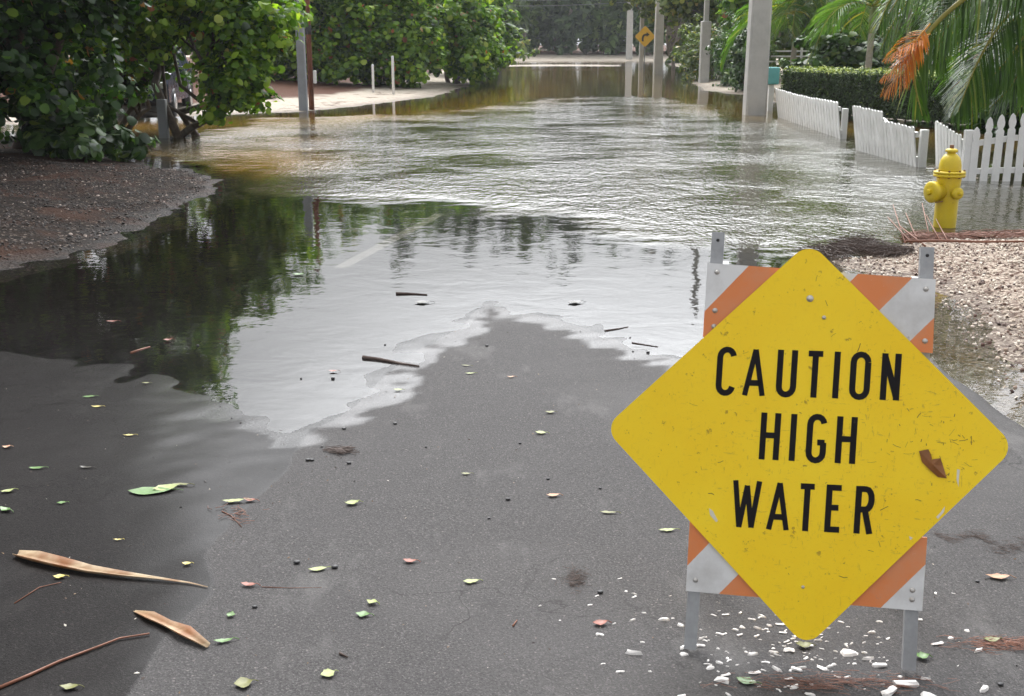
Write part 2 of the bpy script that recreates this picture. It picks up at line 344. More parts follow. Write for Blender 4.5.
RIP = px((120, 152), (230, 128), (262, 118), (330, 117), (420, 112), (490, 104), (560, 97), (640, 96), (700, 100), (740, 118), (770, 118), (850, 138), (930, 160), (1024, 186), (1400, 190))+[(20, 9), (6, 8.6)]+px((960, 240), (900, 262), (860, 262), (760, 256), (660, 246), (560, 224), (510, 213), (470, 206), (400, 203), (320, 200), (262, 196), (224, 168), (170, 160))
RI2 = px((484, 69), (620, 68.5), (640, 71), (486, 71))
RI3 = px((150, 150), (270, 140), (300, 160), (250, 172), (200, 166))
rip = np.maximum(sst(sdist(X, Y, RIP)+.16*wsum(X, Y, 1.4, 55)+.08*wsum(X, Y, .5, 56), -.25, .75)*(.55+.45*sst(Y, 10, 13)), sst(sdist(X, Y, RI2), -.5, 2)*.3)
rip = rip*(1-.75*sst(sdist(X, Y, px((965, 190), (1300, 190), (1300, 226), (965, 226))), -.3, .5))
gold = np.maximum.reduce([sst(sdist(X, Y, POLY_SAND), -6.5, -.5), sst(sdist(X, Y, POLY_YARD), -4.5, -.3)*.8, sst(Y, 40, 60)*.5, sst(sdist(X, Y, RI3), -1.5, 0)*.5])*(1+.3*wsum(X, Y, 2.0, 66))
link('water', grid_mesh('water', X, Y, np.zeros_like(X), {'gold': np.clip(gold, 0, 1), 'ripple': rip, 'depth': np.clip(-bedz, 0, 1)}), mat_water()); tag(bpy.data.objects['water'], kind='structure')

a_, b_ = G(440, 211), G(340, 266); d_ = (b_-a_).normalized(); n_ = Vector((-d_.y, d_.x, 0)); mb = MB(); vs = []; fs = []  # narrow pale strip laid just above the submerged road
for i in range(61):
    p = a_.lerp(b_, i/60)
    for s_ in (-1, 1): q = p+n_*s_*.055; vs.append((q.x, q.y, zr(q.x, q.y)+.004))
for i in range(60): fs.append((2*i, 2*i+1, 2*i+3, 2*i+2))
mb.add(vs, fs); tag(mb.build('pale_strip', worn('pale_strip_surface', (.13, .128, .125), (.07, .068, .066), .8, 14, 1.0)), kind='structure')
# ------------------------------------------------------------------ foliage
T_ROUND = (np.array([(-.22, -.5, .0), (.22, -.5, .0), (-.50, -.14, .10), (.50, -.14, .10), (-.46, .22, .10), (.46, .22, .10), (-.2, .5, -.02), (.2, .5, -.02)]), [(0, 1, 3, 2), (2, 3, 5, 4), (4, 5, 7, 6)])
T_OVAL = (np.array([(-.05, -.5, -.04), (.05, -.5, -.04), (-.24, -.05, .05), (.24, -.05, .05), (-.03, .5, -.08), (.03, .5, -.08)]), [(0, 1, 3, 2), (2, 3, 5, 4)])
T_LONG = (np.array([(-.03, -.5, 0), (.03, -.5, 0), (-.045, .0, .03), (.045, .0, .03), (-.01, .5, -.12), (.01, .5, -.12)]), [(0, 1, 3, 2), (2, 3, 5, 4)])
def leafmesh(name, C, N, S, tmpl, tint, up=None):
    tv, tf = tmpl; n = len(C); k = len(tv)
    N = N/np.linalg.norm(N, axis=1, keepdims=True)
    r = RNG.normal(size=(n, 3)) if up is None else up
    U = np.cross(N, r); U /= np.linalg.norm(U, axis=1, keepdims=True)+1e-9; V = np.cross(N, U)
    co = C[:, None, :]+S[:, None, None]*(tv[None, :, 0:1]*U[:, None]+tv[None, :, 1:2]*V[:, None]+tv[None, :, 2:3]*N[:, None])
    f = np.array(tf)[None]+(np.arange(n)*k)[:, None, None]
    me = bpy.data.meshes.new(name); me.vertices.add(n*k); me.vertices.foreach_set('co', co.astype(np.float32).ravel())
    me.loops.add(f.size); me.loops.foreach_set('vertex_index', f.astype(np.int32).ravel())
    me.polygons.add(n*len(tf)); me.polygons.foreach_set('loop_start', np.arange(0, f.size, 4, dtype=np.int32))
    me.update(calc_edges=True)
    a = me.attributes.new('tint', 'FLOAT', 'FACE'); a.data.foreach_set('value', np.repeat(tint, len(tf)).astype(np.float32))
    return me
def crown_points(blobs, clumps, per, cr, seed, shell=.35):
    """clump centres inside the ellipsoids, leaves around each"""
    r = np.random.default_rng(seed); vol = np.array([b[3]*b[4]*b[5] for b in blobs])**.8; pick = r.choice(len(blobs), clumps, p=vol/vol.sum())
    B = np.array(blobs)[pick]; d = r.normal(size=(clumps, 3)); d /= np.linalg.norm(d, axis=1, keepdims=True)
    rad = (shell+(1-shell)*r.random(clumps))[:, None]*(1+.14*r.normal(size=(clumps, 1)))
    cc = B[:, :3]+d*rad*B[:, 3:6]
    ct = r.random(clumps)
    m = np.repeat(np.arange(clumps), per); q = r.normal(size=(len(m), 3)); q /= np.linalg.norm(q, axis=1, keepdims=True)
    rr = cr*(.35+.65*r.random((clumps, 1)))[m]*(.25+.75*r.random((len(m), 1)))
    pts = cc[m]+q*rr*np.array([1, 1, .75]); nrm = q*.7+np.array([0, 0, .75])+r.normal(size=q.shape)*.45+d[m]*.3
    tint = np.clip(.5+.30*(ct[m]-.5)+.22*r.normal(size=len(m)), 0, 1)
    ok = pts[:, 2] > .04
    return cc, pts[ok], nrm[ok], tint[ok], r
def wavy(a, b, n, amp, rr):
    a = Vector(a); b = Vector(b); L_ = (b-a).length; pts = []
    for i in range(n+1):
        t = i/n; p = a.lerp(b, t)+Vector((rr.normal(), rr.normal(), rr.normal()*.6))*amp*L_*math.sin(math.pi*t); pts.append(p)
    return pts
def tree(name, label, cat, base, blobs, leaf, size, mat, bark, clumps=300, per=30, cr=.5, trunks=1, tr=.1, seed=1, group=None, tmpl=T_ROUND, limbs=14, fork=None, shell=.3, limb_r=.5, spread=.3, nolimb=False):
    root = empty(name, base); tag(root, label, cat, group)
    cc, p, n, ti, r = crown_points(blobs, clumps, per, cr, seed, shell)
    b = np.array(base)
    me = leafmesh('crown', p-b, n, size*(.5+.85*r.random(len(p))), tmpl, ti); link('crown', me, mat, root)
    mb = MB(); tops = []
    for i in range(trunks):
        a = Vector((r.normal()*spread*(trunks > 1), r.normal()*spread*(trunks > 1), -.3)); bl = blobs[i % len(blobs)]
        top = Vector(bl[:3])-Vector(base); top.z = top.z if fork is None else fork
        if fork is not None: top.x *= .4; top.y *= .4
        pts = wavy(a, top, 7, .07, r); mb.tube(pts, [tr*(1-.55*j/7) for j in range(8)], 9, jit=.06); tops.append(pts)
    mb.build('trunk', bark, root)
    if not nolimb:
        ml = MB()
        for i in range(limbs):
            e = Vector(cc[r.integers(len(cc))])-Vector(base); tp = tops[i % len(tops)]; s = tp[int(r.integers(3, 8))]
            ml.tube(wavy(s, e, 5, .09, r), [tr*limb_r*(1-.16*j) for j in range(6)], 6, jit=.05)
        ml.build('limbs', bark, root)
    return root
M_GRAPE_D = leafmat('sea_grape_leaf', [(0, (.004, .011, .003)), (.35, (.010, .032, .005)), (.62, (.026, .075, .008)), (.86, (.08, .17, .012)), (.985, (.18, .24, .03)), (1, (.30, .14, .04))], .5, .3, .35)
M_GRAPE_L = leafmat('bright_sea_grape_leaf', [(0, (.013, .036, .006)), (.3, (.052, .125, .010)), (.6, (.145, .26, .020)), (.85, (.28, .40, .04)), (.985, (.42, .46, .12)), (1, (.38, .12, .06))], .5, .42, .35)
M_PINE = leafmat('pine_foliage', [(0, (.030, .048, .026)), (.4, (.058, .092, .048)), (.75, (.095, .145, .065)), (1, (.19, .24, .12))], .7, .25, .2)
M_GRAPE_M = leafmat('sea_grape_leaf_lit_colours', [(0, (.010, .028, .006)), (.3, (.035, .095, .010)), (.6, (.09, .19, .018)), (.85, (.19, .31, .03)), (.985, (.32, .38, .08)), (1, (.36, .13, .05))], .5, .36, .35)  # lighter copy of the leaf, with the light on it put into the colours
M_PINE2 = leafmat('fresh_pine_foliage', [(0, (.035, .06, .022)), (.4, (.075, .125, .038)), (.75, (.13, .20, .055)), (1, (.25, .32, .12))], .7, .3, .2)
M_OLIVE = leafmat('yellow_green_leaf', [(0, (.02, .04, .01)), (.35, (.07, .12, .022)), (.7, (.15, .20, .04)), (.95, (.30, .32, .08)), (1, (.4, .3, .08))], .45, .33)
M_SHRUB = leafmat('shrub_leaf', [(0, (.010, .028, .008)), (.4, (.03, .075, .015)), (.8, (.08, .15, .03)), (1, (.19, .25, .05))], .42, .28)
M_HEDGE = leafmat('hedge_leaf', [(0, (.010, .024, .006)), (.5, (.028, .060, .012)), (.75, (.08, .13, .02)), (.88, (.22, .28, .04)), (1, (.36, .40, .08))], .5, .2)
M_PALM = leafmat('palm_leaflet', [(0, (.022, .055, .012)), (.5, (.07, .15, .022)), (.85, (.13, .23, .045)), (.88, (.34, .29, .05)), (.93, (.34, .29, .05)), (1, (.24, .28, .07))], .33, .35)
M_PALMY = leafmat('areca_leaflet', [(0, (.03, .06, .014)), (.5, (.09, .15, .03)), (.85, (.20, .25, .05)), (1, (.36, .32, .09))], .36, .35)
M_DEADFR = leafmat('orange_dead_leaflet', [(0, (.22, .06, .01)), (.4, (.50, .15, .012)), (.8, (.74, .28, .02)), (1, (.5, .36, .08))], .5, .3)
M_BARK = worn('bark', (.10, .075, .055), (.035, .026, .02), .85, 9, .8, bump=.6, grain=40)
M_BARKG = worn('grey_bark', (.22, .19, .16), (.09, .075, .06), .85, 7, .7, bump=.5, grain=50)
M_PALMT = worn('palm_trunk_bark', (.33, .30, .25), (.15, .13, .10), .8, 6, .6, bump=.4, grain=40)
M_CROWNSH = worn('green_crownshaft', (.16, .20, .05), (.08, .10, .03), .5, 5, .5)

# sea grapes at the left
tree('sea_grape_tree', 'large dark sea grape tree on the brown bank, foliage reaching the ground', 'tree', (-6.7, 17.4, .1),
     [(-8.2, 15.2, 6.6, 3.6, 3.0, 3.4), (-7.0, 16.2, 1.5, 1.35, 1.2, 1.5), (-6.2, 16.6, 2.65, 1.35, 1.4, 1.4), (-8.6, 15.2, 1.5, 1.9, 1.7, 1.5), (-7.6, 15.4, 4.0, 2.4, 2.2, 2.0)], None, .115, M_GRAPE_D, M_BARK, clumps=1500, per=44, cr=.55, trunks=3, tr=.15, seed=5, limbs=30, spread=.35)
tree('sea_grape_tree', 'sea grape tree rooted in the flood water, crown hanging over the grey bollard', 'tree', tuple(G(178, 137))[:2]+(-.1,),
     [(-6.6, 21.4, 3.7, 1.3, 1.6, 1.7), (-4.85, 20.6, .92, .62, .7, .72), (-4.6, 21.0, 2.1, .95, 1.1, .85), (-6.2, 20.8, 2.7, 1.25, 1.4, 1.3), (-5.4, 21, 2.7, .9, 1, .9), (-6.9, 20.6, 1.55, .55, .5, .55)], None, .115, M_GRAPE_L, M_BARK, clumps=620, per=44, cr=.45, trunks=3, tr=.085, seed=8, limbs=22, spread=.16)
tree('sea_grape_tree', 'low leafy sea grape sprawling at the tip of the brown bank', 'tree', (-6.1, 16.4, .0),
     [(-6.2, 16.4, .45, .75, .7, .42), (-5.75, 16.8, .30, .5, .4, .25)], None, .15, M_SHRUB, M_BARK, clumps=46, per=22, cr=.28, trunks=2, tr=.04, seed=18, limbs=6)
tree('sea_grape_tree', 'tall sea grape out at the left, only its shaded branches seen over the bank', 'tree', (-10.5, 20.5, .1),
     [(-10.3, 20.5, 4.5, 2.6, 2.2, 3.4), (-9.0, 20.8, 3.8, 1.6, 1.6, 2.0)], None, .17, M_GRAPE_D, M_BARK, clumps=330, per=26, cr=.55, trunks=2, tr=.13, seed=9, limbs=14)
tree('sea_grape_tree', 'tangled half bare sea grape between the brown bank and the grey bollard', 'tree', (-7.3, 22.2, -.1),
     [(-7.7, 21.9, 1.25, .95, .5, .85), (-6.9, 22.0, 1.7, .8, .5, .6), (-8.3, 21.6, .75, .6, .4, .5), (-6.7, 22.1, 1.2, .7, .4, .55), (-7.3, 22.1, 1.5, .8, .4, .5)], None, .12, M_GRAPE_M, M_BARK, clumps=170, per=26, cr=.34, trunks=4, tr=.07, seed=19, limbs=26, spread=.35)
# bright row behind the sand
mids = [((-10.2, 43.4), 3.0, 3.0, 4.0, 'bright green sea grape behind the sand, left of the wooden pole', 21),
        ((-6.9, 42.8), 2.4, 2.4, 4.3, 'bright green sea grape behind the wooden pole', 22),
        ((-4.5, 43.6), 1.9, 2.4, 4.0, 'bright sea grape overhanging the two short white posts', 23),
        ((-2.4, 48.5), 2.0, 4.2, 4.0, 'rounded green sea grape at the water edge, right of the white posts', 24),
        ((-2.1, 60.0), 2.2, 5.0, 4.4, 'farther green sea grape leaning over the water on the left shore', 25)]
for (x, y), rx, ry_, rz, lb, sd in mids:
    tree('sea_grape_tree', lb, 'tree', (x, y+.4, .15), [(x, y, rz*.66, rx, ry_, rz*.63), (x+rx*.3, y-.6, 1.5, rx*.8, ry_*.7, 1.45), (x-rx*.4, y, 3.2, rx*.8, ry_*.7, 1.5)], None, .17 if y < 55 else .24,
         M_GRAPE_L, M_BARKG, clumps=640, per=34, cr=.55, trunks=3, tr=.1, seed=sd, limbs=14, group='sea grapes along the left shore')
tree('shrub', 'dark thicket behind the sand at the far left, behind the flooded sea grape', 'shrub', (-15, 41, .2), [(-15, 41, 3.2, 4.0, 2.5, 3.4), (-19, 38, 3.5, 4, 2.5, 3.6)], None, .26, M_SHRUB, M_BARKG, clumps=420, per=22, cr=.7, trunks=2, tr=.1, seed=26, limbs=8)
tree('shrub', 'bright yellow green shrub on the far left shore beside the thin pole', 'shrub', (-.6, 98, .1), [(-.2, 98, 1.5, 2.4, 2.5, 1.6), (-2.6, 96, 2.4, 2.4, 2.5, 2.3), (-5, 95, 4, 3, 3, 4)], None, .3, M_OLIVE, M_BARKG, clumps=260, per=20, cr=.55, trunks=2, tr=.06, seed=27, limbs=4)
# far pines
k = 0
for row, (yy, cnt) in enumerate(((128, 10), (136, 9))):
    for i in range(cnt):
        x = -12+i*34/cnt+random.uniform(-.8, .8)+row*1.7; h = random.uniform(19, 23); y = yy+random.uniform(-2, 2)
        side = 'far pine of the dark wood closing the road'
        desc = ['slender trunk', 'thin pale trunk', 'dense low branches', 'straight grey trunk'][i % 4]
        tree('pine_tree', f'tall dark pine closing the far road, {["front","back"][row]} row, {["first","second","third","fourth","fifth","sixth","seventh","eighth","ninth","tenth"][i]} from the left', 'tree', (x, y, .6),
             [(x, y, h*.60, 2.6, 2.2, h*.42), (x+random.uniform(-1, 1), y, h*.27, 2.8, 2.0, h*.27)], None, .95, (M_PINE, M_PINE2, M_PINE)[k % 3], M_BARKG, clumps=300, per=26, cr=1.0, tr=.2, seed=40+k, fork=h*.75, limbs=7, limb_r=.35, tmpl=T_OVAL, shell=.1, group='pines closing the far end of the road'); k += 1
tree('shrub', 'low dark undergrowth at the foot of the far pines', 'undergrowth', (4, 141, .6), [(x, 141, 3.2, 2.6, 1.6, 3.6) for x in range(-18, 30, 3)], None, .7, M_PINE, M_BARKG, clumps=760, per=18, cr=.8, trunks=3, tr=.06, seed=88, limbs=3, tmpl=T_OVAL)
# right bank trees
rts = [((10.2, 61), [(10.0, 61, 5.4, 3.0, 2.8, 2.6), (8.6, 60, 4.2, 1.5, 1.6, 1.4)], M_OLIVE, 'pale yellow green tree with a crooked trunk behind the third concrete pole', .26, 330, 61, 2.4),
       ((10.6, 78), [(9.6, 78, 5.8, 3.4, 3, 2.6), (12.5, 80, 4, 3, 3, 3.4)], M_OLIVE, 'pale tree behind the curve warning sign', .32, 330, 62, 2.8),
       ((10.8, 50), [(10.4, 50, 5.0, 1.9, 2.4, 3.2), (9.4, 49, 3.2, 1.0, 1.4, 1.3)], M_GRAPE_L, 'bright green tree beside the second concrete pole', .24, 330, 63, 2.2),
       ((14, 66), [(13.5, 66, 4.2, 2.6, 3, 4.2)], M_OLIVE, 'leafy tree between the two middle concrete poles, farther back', .3, 260, 64, 2.0),
       ((15.5, 100), [(13.6, 100, 5, 3.4, 4, 5), (17, 100, 6, 4, 4, 6)], M_SHRUB, 'dark tree on the far right bank behind the farthest pole', .5, 280, 65, 2.0)]
for (x, y), bl, m, lb, sz, cl, sd, fk in rts:
    tree('broadleaf_tree', lb, 'tree', (x, y, .05), bl, None, sz, m, M_BARKG, clumps=int(cl*1.5), per=26, cr=.6, tr=.14, seed=sd, limbs=16, fork=fk)
shr = [((8.7, 53), (1.5, 2.0, 1.4), M_OLIVE, 'clipped yellow green shrub left of the second concrete pole', 71, .16, 150),
       ((8.75, 45.5), (1.0, 1.8, 1.5), M_SHRUB, 'dark green shrub growing between the two largest concrete poles', 72, .17, 230),
       ((8.2, 41.0), (.8, 1.4, 1.4), M_SHRUB, 'rounded shrub directly behind the nearest concrete pole', 73, .17, 170)]
for (x, y), (a, b, c_), m, lb, sd, sz, cl in shr:
    tree('shrub', lb, 'shrub', (x, y, .1), [(x, y, c_*.85, a, b, c_)], None, sz, m, M_BARKG, clumps=int(cl*2.2), per=26, cr=.35, trunks=3, tr=.03, seed=sd, limbs=8, tmpl=T_OVAL)
# green mass behind the palms
for i, (x, y, rx, rz, lb) in enumerate([(14, 52, 3.8, 4.9, 'dense dark tree behind the palms, nearest the concrete pole'), (19, 50, 3.6, 4.8, 'dense dark tree behind the middle palms'), (24.5, 48, 4, 5, 'dense dark tree behind the palms at the right'), (15.8, 32.5, 1.8, 1.5, 'dark low shrub under the palms behind the hedge')]):
    tree('broadleaf_tree' if i < 3 else 'shrub', lb, 'tree' if i < 3 else 'shrub', (x, y, .1), [(x, y, rz*.9, rx, 2.4, rz), (x, y, rz*.4, rx, 2.0, rz*.45)], None, .3 if i < 3 else .16, M_OLIVE if i < 3 else M_SHRUB, M_BARK, clumps=460, per=26, cr=.8 if i < 3 else .4, tr=.14, seed=80+i, limbs=6)

for i, (x, y, rx, rz, lb) in enumerate([(9.3, 33.5, 1.5, 1.0, 'low dark bush behind the left end of the clipped hedge'), (12.3, 31, 1.8, 1.25, 'low dark bush behind the middle of the clipped hedge'), (13.6, 26, 1.7, 1.5, 'dark bush behind the right end of the clipped hedge'), (13.2, 21.5, 1.9, 2.1, 'tall dark bush behind the near palm'), (12.0, 19.0, 1.6, 1.9, 'dark bush behind the shaped pickets and the near palm'), (16.5, 27, 2.5, 3.0, 'broad dark bush masking the white house'), (18.8, 38, 3.2, 4.0, 'dark tree rising behind the palms beside the white house')]):
    tree('shrub', lb, 'shrub', (x, y, .1), [(x, y, rz*.95, rx, 1.3, rz)], None, .17 if y < 35 else .3, M_GRAPE_D if i % 2 else M_SHRUB, M_BARK, clumps=260, per=24, cr=.42 if y < 35 else .7, trunks=3, tr=.04, seed=280+i, limbs=6)
# ------------------------------------------------------------------ palms
def frond(pts, leaflen, nleaf, rad, droop=.5, seed=0, spread=1.0, frac0=.12, wid=.05, twist=0, upv=(0, 0, 1)):
    """rachis polyline; returns MB with rachis + leaflets and per-face tint"""
    r = random.Random(seed); mb = MB(); P_ = [Vector(p) for p in pts]
    seg = [(P_[i+1]-P_[i]).length for i in range(len(P_)-1)]; tot = sum(seg)
    def at(t):
        d = t*tot
        for i, s_ in enumerate(seg):
            if d <= s_ or i == len(seg)-1: 
                return P_[i].lerp(P_[i+1], min(1, d/s_)), (P_[i+1]-P_[i]).normalized()
            d -= s_
    mb.tube(P_, [rad*(1-.85*i/(len(P_)-1)) for i in range(len(P_))], 6)
    tint = [.9]*len(mb.f)
    for i in range(nleaf):
        t = frac0+(1-frac0)*(i+r.random()*.4)/nleaf
        p, d = at(min(t, 1)); side0 = d.cross(Vector(upv)); side0.normalize(); u = side0.cross(d).normalized()
        env = (math.sin(math.pi*min(1, .16+t*.84))**.6)
        for s in (-1, 1):
            L_ = leaflen*env*r.uniform(.85, 1.1)
            dr = (side0*s*spread*(1-.55*t)+d*(.35+.9*t)+u*(.25+r.uniform(-.12, .12))).normalized()
            q0 = p; q1 = p+dr*L_*.45+Vector((0, 0, -droop*L_*.10)); q2 = p+dr*L_*.8+Vector((0, 0, -droop*L_*.36)); q3 = p+dr*L_*.98+Vector((0, 0, -droop*L_*.68))
            wv = (d*.8+u*.45*s).normalized()*wid*.5
            n0 = len(mb.f)
            mb.add([q0-wv*.5, q0+wv*.5, q1-wv, q1+wv, q2-wv*.7, q2+wv*.7, q3], [(0, 1, 3, 2), (2, 3, 5, 4), (4, 5, 6)])
            tint += [min(1, max(0, r.gauss(.5, .22)))]*(len(mb.f)-n0)
    return mb, tint
def build_frond(mb, tint, m, parent, name='frond'):
    me = mb.mesh(name); a = me.attributes.new('tint', 'FLOAT', 'FACE'); a.data.foreach_set('value', np.array(tint, dtype=np.float32))
    return link(name, me, m, parent)
def palm(label, loc, h, nf, fl, m, seed, lean=(0, 0), group='palms behind the clipped hedge', tr=.10):
    r = random.Random(seed); root = empty('palm_tree', loc); tag(root, label, 'palm', group)
    mb = MB(); n = 16; pts = [Vector((lean[0]*(i/n)**1.5, lean[1]*(i/n)**1.5, h*i/n-.1)) for i in range(n+1)]
    mb.tube(pts, [tr*(1.25 if i == 0 else 1)*(1-.25*i/n)*(1+.06*(i % 2)) for i in range(n+1)], 12); mb.build('trunk', M_PALMT, root)
    top = pts[-1]; cs = MB(); cs.tube([top-Vector((0, 0, .05)), top+Vector((0, 0, .3)), top+Vector((0, 0, .75))], [tr*.95, tr*1.05, tr*.4], 12); cs.build('crownshaft', M_CROWNSH, root)
    for i in range(nf):
        az = i*2.4+r.uniform(-.3, .3); el = r.uniform(.25, 1.25); d = Vector((math.cos(az), math.sin(az), 0)); P0 = top+Vector((0, 0, .6)); pp = []
        for j in range(9):
            t = j/8; pp.append(P0+d*fl*(math.sin(t*1.35)/1.0)*math.cos(el*.75)+Vector((0, 0, fl*(math.sin(el)*t*1.15-(.55+.45*(1.3-el))*t*t))))
        f, ti = frond(pp, fl*.34, 34, .02, .7, seed*31+i, wid=.05); build_frond(f, ti, m, root)
    return root
pl = [(790, 37, 1.9, 'short palm with a green shaft just right of the big concrete pole', M_PALM, 1), (812, 40, 3.0, 'yellowish palm, second right of the big concrete pole', M_PALMY, 2), (830, 36, 2.5, 'palm with a thin olive trunk in the middle of the group behind the hedge', M_PALMY, 3),
      (847, 41, 3.4, 'palm standing between the thin olive trunk and the pale straight trunk', M_PALMY, 4), (866, 31, 1.95, 'palm with a pale straight trunk rising behind the hedge left of the orange frond', M_PALM, 5), (885, 37, 3.0, 'leaning palm behind the orange frond', M_PALM, 6), (905, 43, 3.1, 'palm farthest right behind the hedge, half hidden by the drooping fronds', M_PALM, 7)]
for ppx, d, h, lb, m, sd in pl:
    q = P(ppx, 90, d); palm(lb, (q.x, d, .1), h, 17, 2.3, m, sd, (random.uniform(-.15, .15), 0))

# big near palm at the right, crown just outside the picture
root = empty('palm_tree', (8.3, 15.2, .05)); tag(root, 'large near palm at the right edge with drooping green fronds over the picket fence', 'palm')
for j, (dx, dy, hh) in enumerate([(0, 0, 3.3), (.5, .5, 3.0), (.35, -.45, 2.6)]):
    mb = MB(); pts = [Vector((dx-.5*(i/12)**1.6*(1-j*.4), dy, hh*i/12)) for i in range(13)]; mb.tube(pts, [.085*(1+.08*(i % 2)) for i in range(13)], 12); mb.build('trunk', M_PALMT, root)
rp = Vector((8.3, 15.2, .05))
def pf(pxs, d0, d1, ll, nl, rad, m, seed, droop, name='frond', spread=1.0, wid=.042, f0=.1):
    droop *= .62; nl = int(nl*.9)
    n = len(pxs); pts = [P(a, b, d0+(d1-d0)*i/(n-1))-rp for i, (a, b) in enumerate(pxs)]
    # smooth
    sm = []
    for i in range(n-1):
        p0, p1, p2, p3 = pts[max(i-1, 0)], pts[i], pts[i+1], pts[min(i+2, n-1)]
        for t in (0, .25, .5, .75): sm.append(.5*((2*p1)+(p2-p0)*t+(2*p0-5*p1+4*p2-p3)*t*t+(3*p1-p0-3*p2+p3)*t**3))
    sm.append(pts[-1]); f, ti = frond(sm, ll, nl, rad, droop, seed, spread, f0, wid, upv=(.1, -.6, .8)); return build_frond(f, ti, m, root, name)
pf([(1075, -30), (1000, -22), (955, 6), (925, 38), (914, 75), (922, 116)], 15.2, 14.6, .68, 74, .055, M_PALM, 101, 1.25)
pf([(1080, -40), (1010, -45), (950, -30), (905, 5), (880, 50)], 15.6, 15.9, .75, 56, .03, M_PALM, 102, 1.1)
pf([(1085, -20), (1035, -5), (1000, 25), (975, 68), (958, 112)], 15.2, 14.7, .72, 64, .03, M_PALM, 103, .9)
pf([(1090, -30), (1050, 10), (1030, 50), (1012, 85), (990, 108)], 15.0, 15.0, .7, 56, .028, M_PALM, 104, .8)
pf([(1085, -60), (1020, -75), (960, -60), (915, -25), (890, 12)], 15.4, 14.8, .8, 56, .03, M_PALM, 105, 1.2)
pf([(1095, -40), (1060, -20), (1030, 8), (1008, 40), (1000, 75)], 15.9, 16.0, .8, 56, .028, M_PALM, 106, .9)
pf([(1060, -55), (1000, -40), (968, -8), (952, 30), (950, 72)], 16.0, 16.3, .7, 56, .025, M_PALM, 107, 1.1)
pf([(1100, -30), (1150, -60), (1220, -40), (1270, 30)], 15.2, 15.2, .8, 56, .03, M_PALM, 108, .9)
pf([(1100, -40), (1110, -110), (1150, -170), (1220, -190)], 15.2, 16.2, .8, 56, .03, M_PALM, 109, .8)
pf([(1090, -50), (1060, -130), (1000, -180), (930, -190)], 15.2, 16.0, .8, 56, .03, M_PALM, 110, .8)
for q_ in ([(1090, -20), (1040, -25), (985, -5), (945, 30), (935, 70)], [(1085, -10), (1020, 15), (985, 50), (965, 85), (950, 118)], [(1095, 0), (1060, 25), (1025, 45), (985, 62), (950, 90)], [(1080, -50), (990, -60), (930, -40), (893, -5), (878, 30)], [(1095, 0), (1075, 30), (1050, 60), (1035, 95)], [(1080, -40), (1030, -50), (980, -40), (945, -5), (925, 35)], [(1090, -10), (1045, 5), (1015, 50), (985, 85)]):
    pf(q_, 15.3+random.uniform(-.3, .5), 15.0+random.uniform(-.4, .9), .78, 66, .028, M_PALM, int(q_[1][0]*3+q_[2][1]), 1.0)
for q_, l_, n_, lb in (([(930, 34), (912, 42), (898, 50), (885, 60)], .24, 26, 'short orange dying frond'), ([(930, 24), (912, 46), (899, 72), (884, 94)], .34, 46, 'bright orange dying frond'), ([(921, 44), (912, 58), (908, 72), (905, 88)], .16, 22, 'thin hanging orange frond'), ([(928, 36), (906, 54), (893, 70), (880, 82)], .2, 26, 'orange dying frond with split tip')):
    o = pf(q_, 14.7, 14.35, l_, int(n_*.7), .012, M_DEADFR, int(q_[2][0]), .9, spread=.62, wid=.034); o['label'] = lb

# ------------------------------------------------------------------ hedge
def hedge():
    a = Vector((6.5, 28.3, 0)); b = Vector((10.6, 19.2, 0)); d = (b-a).normalized(); s = Vector((-d.y, d.x, 0)); Ln = (b-a).length; Wd, H = .95, 1.02
    root = empty('clipped_hedge', a); tag(root, 'long clipped dark hedge with yellow green top behind the white picket fences', 'hedge')
    r = RNG; pts = []; nr = []; ti = []
    def put(n, fn, nv, t0):
        for _ in range(n):
            u, v = r.random(), r.random(); p, = fn(u, v),; j = Vector(r.normal(size=3))*.035; pts.append(p+j); nr.append(Vector(nv)+Vector(r.normal(size=3))*.55); ti.append(min(1, max(0, t0+r.normal()*.16)))
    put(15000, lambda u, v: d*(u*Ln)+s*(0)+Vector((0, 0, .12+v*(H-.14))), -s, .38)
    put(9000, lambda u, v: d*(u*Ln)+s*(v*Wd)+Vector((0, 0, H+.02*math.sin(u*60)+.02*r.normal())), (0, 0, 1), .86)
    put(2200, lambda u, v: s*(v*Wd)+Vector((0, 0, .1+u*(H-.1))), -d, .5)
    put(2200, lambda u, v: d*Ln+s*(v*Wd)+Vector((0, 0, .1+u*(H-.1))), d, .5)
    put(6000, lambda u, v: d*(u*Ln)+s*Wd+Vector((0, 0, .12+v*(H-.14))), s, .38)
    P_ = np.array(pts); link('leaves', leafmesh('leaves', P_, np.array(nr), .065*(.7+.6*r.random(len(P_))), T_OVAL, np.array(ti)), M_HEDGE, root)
    core = MB(); M = Matrix(((d.x, s.x, 0), (d.y, s.y, 0), (0, 0, 1))); core.box(d*Ln/2+s*Wd/2+Vector((0, 0, H*.53)), (Ln-.1, Wd-.12, H*.86), M)  # solid near-black box filling the hedge inside its leaves
    core.build('dark_core', worn('hedge_core_dark', (.012, .016, .008), rough=.95), root)
    st = MB()
    for i in range(26):
        q = d*(.3+(Ln-.6)*i/25)+s*(Wd/2+random.uniform(-.1, .1)); st.tube([q+Vector((0, 0, -.3)), q+Vector((random.uniform(-.05, .05), 0, .2))], .02, 5)
    st.build('stems', M_BARK, root)
hedge()
tree('shrub', 'dark glossy bush behind the shaped pickets at the right edge', 'shrub', (8.0, 18.3, 0), [(7.9, 18.2, .95, 1.0, .8, .85), (9.3, 18.2, 1.1, 1.1, .9, 1.0)], None, .15, M_GRAPE_D, M_BARK, clumps=170, per=28, cr=.35, trunks=3, tr=.03, seed=91, limbs=8)

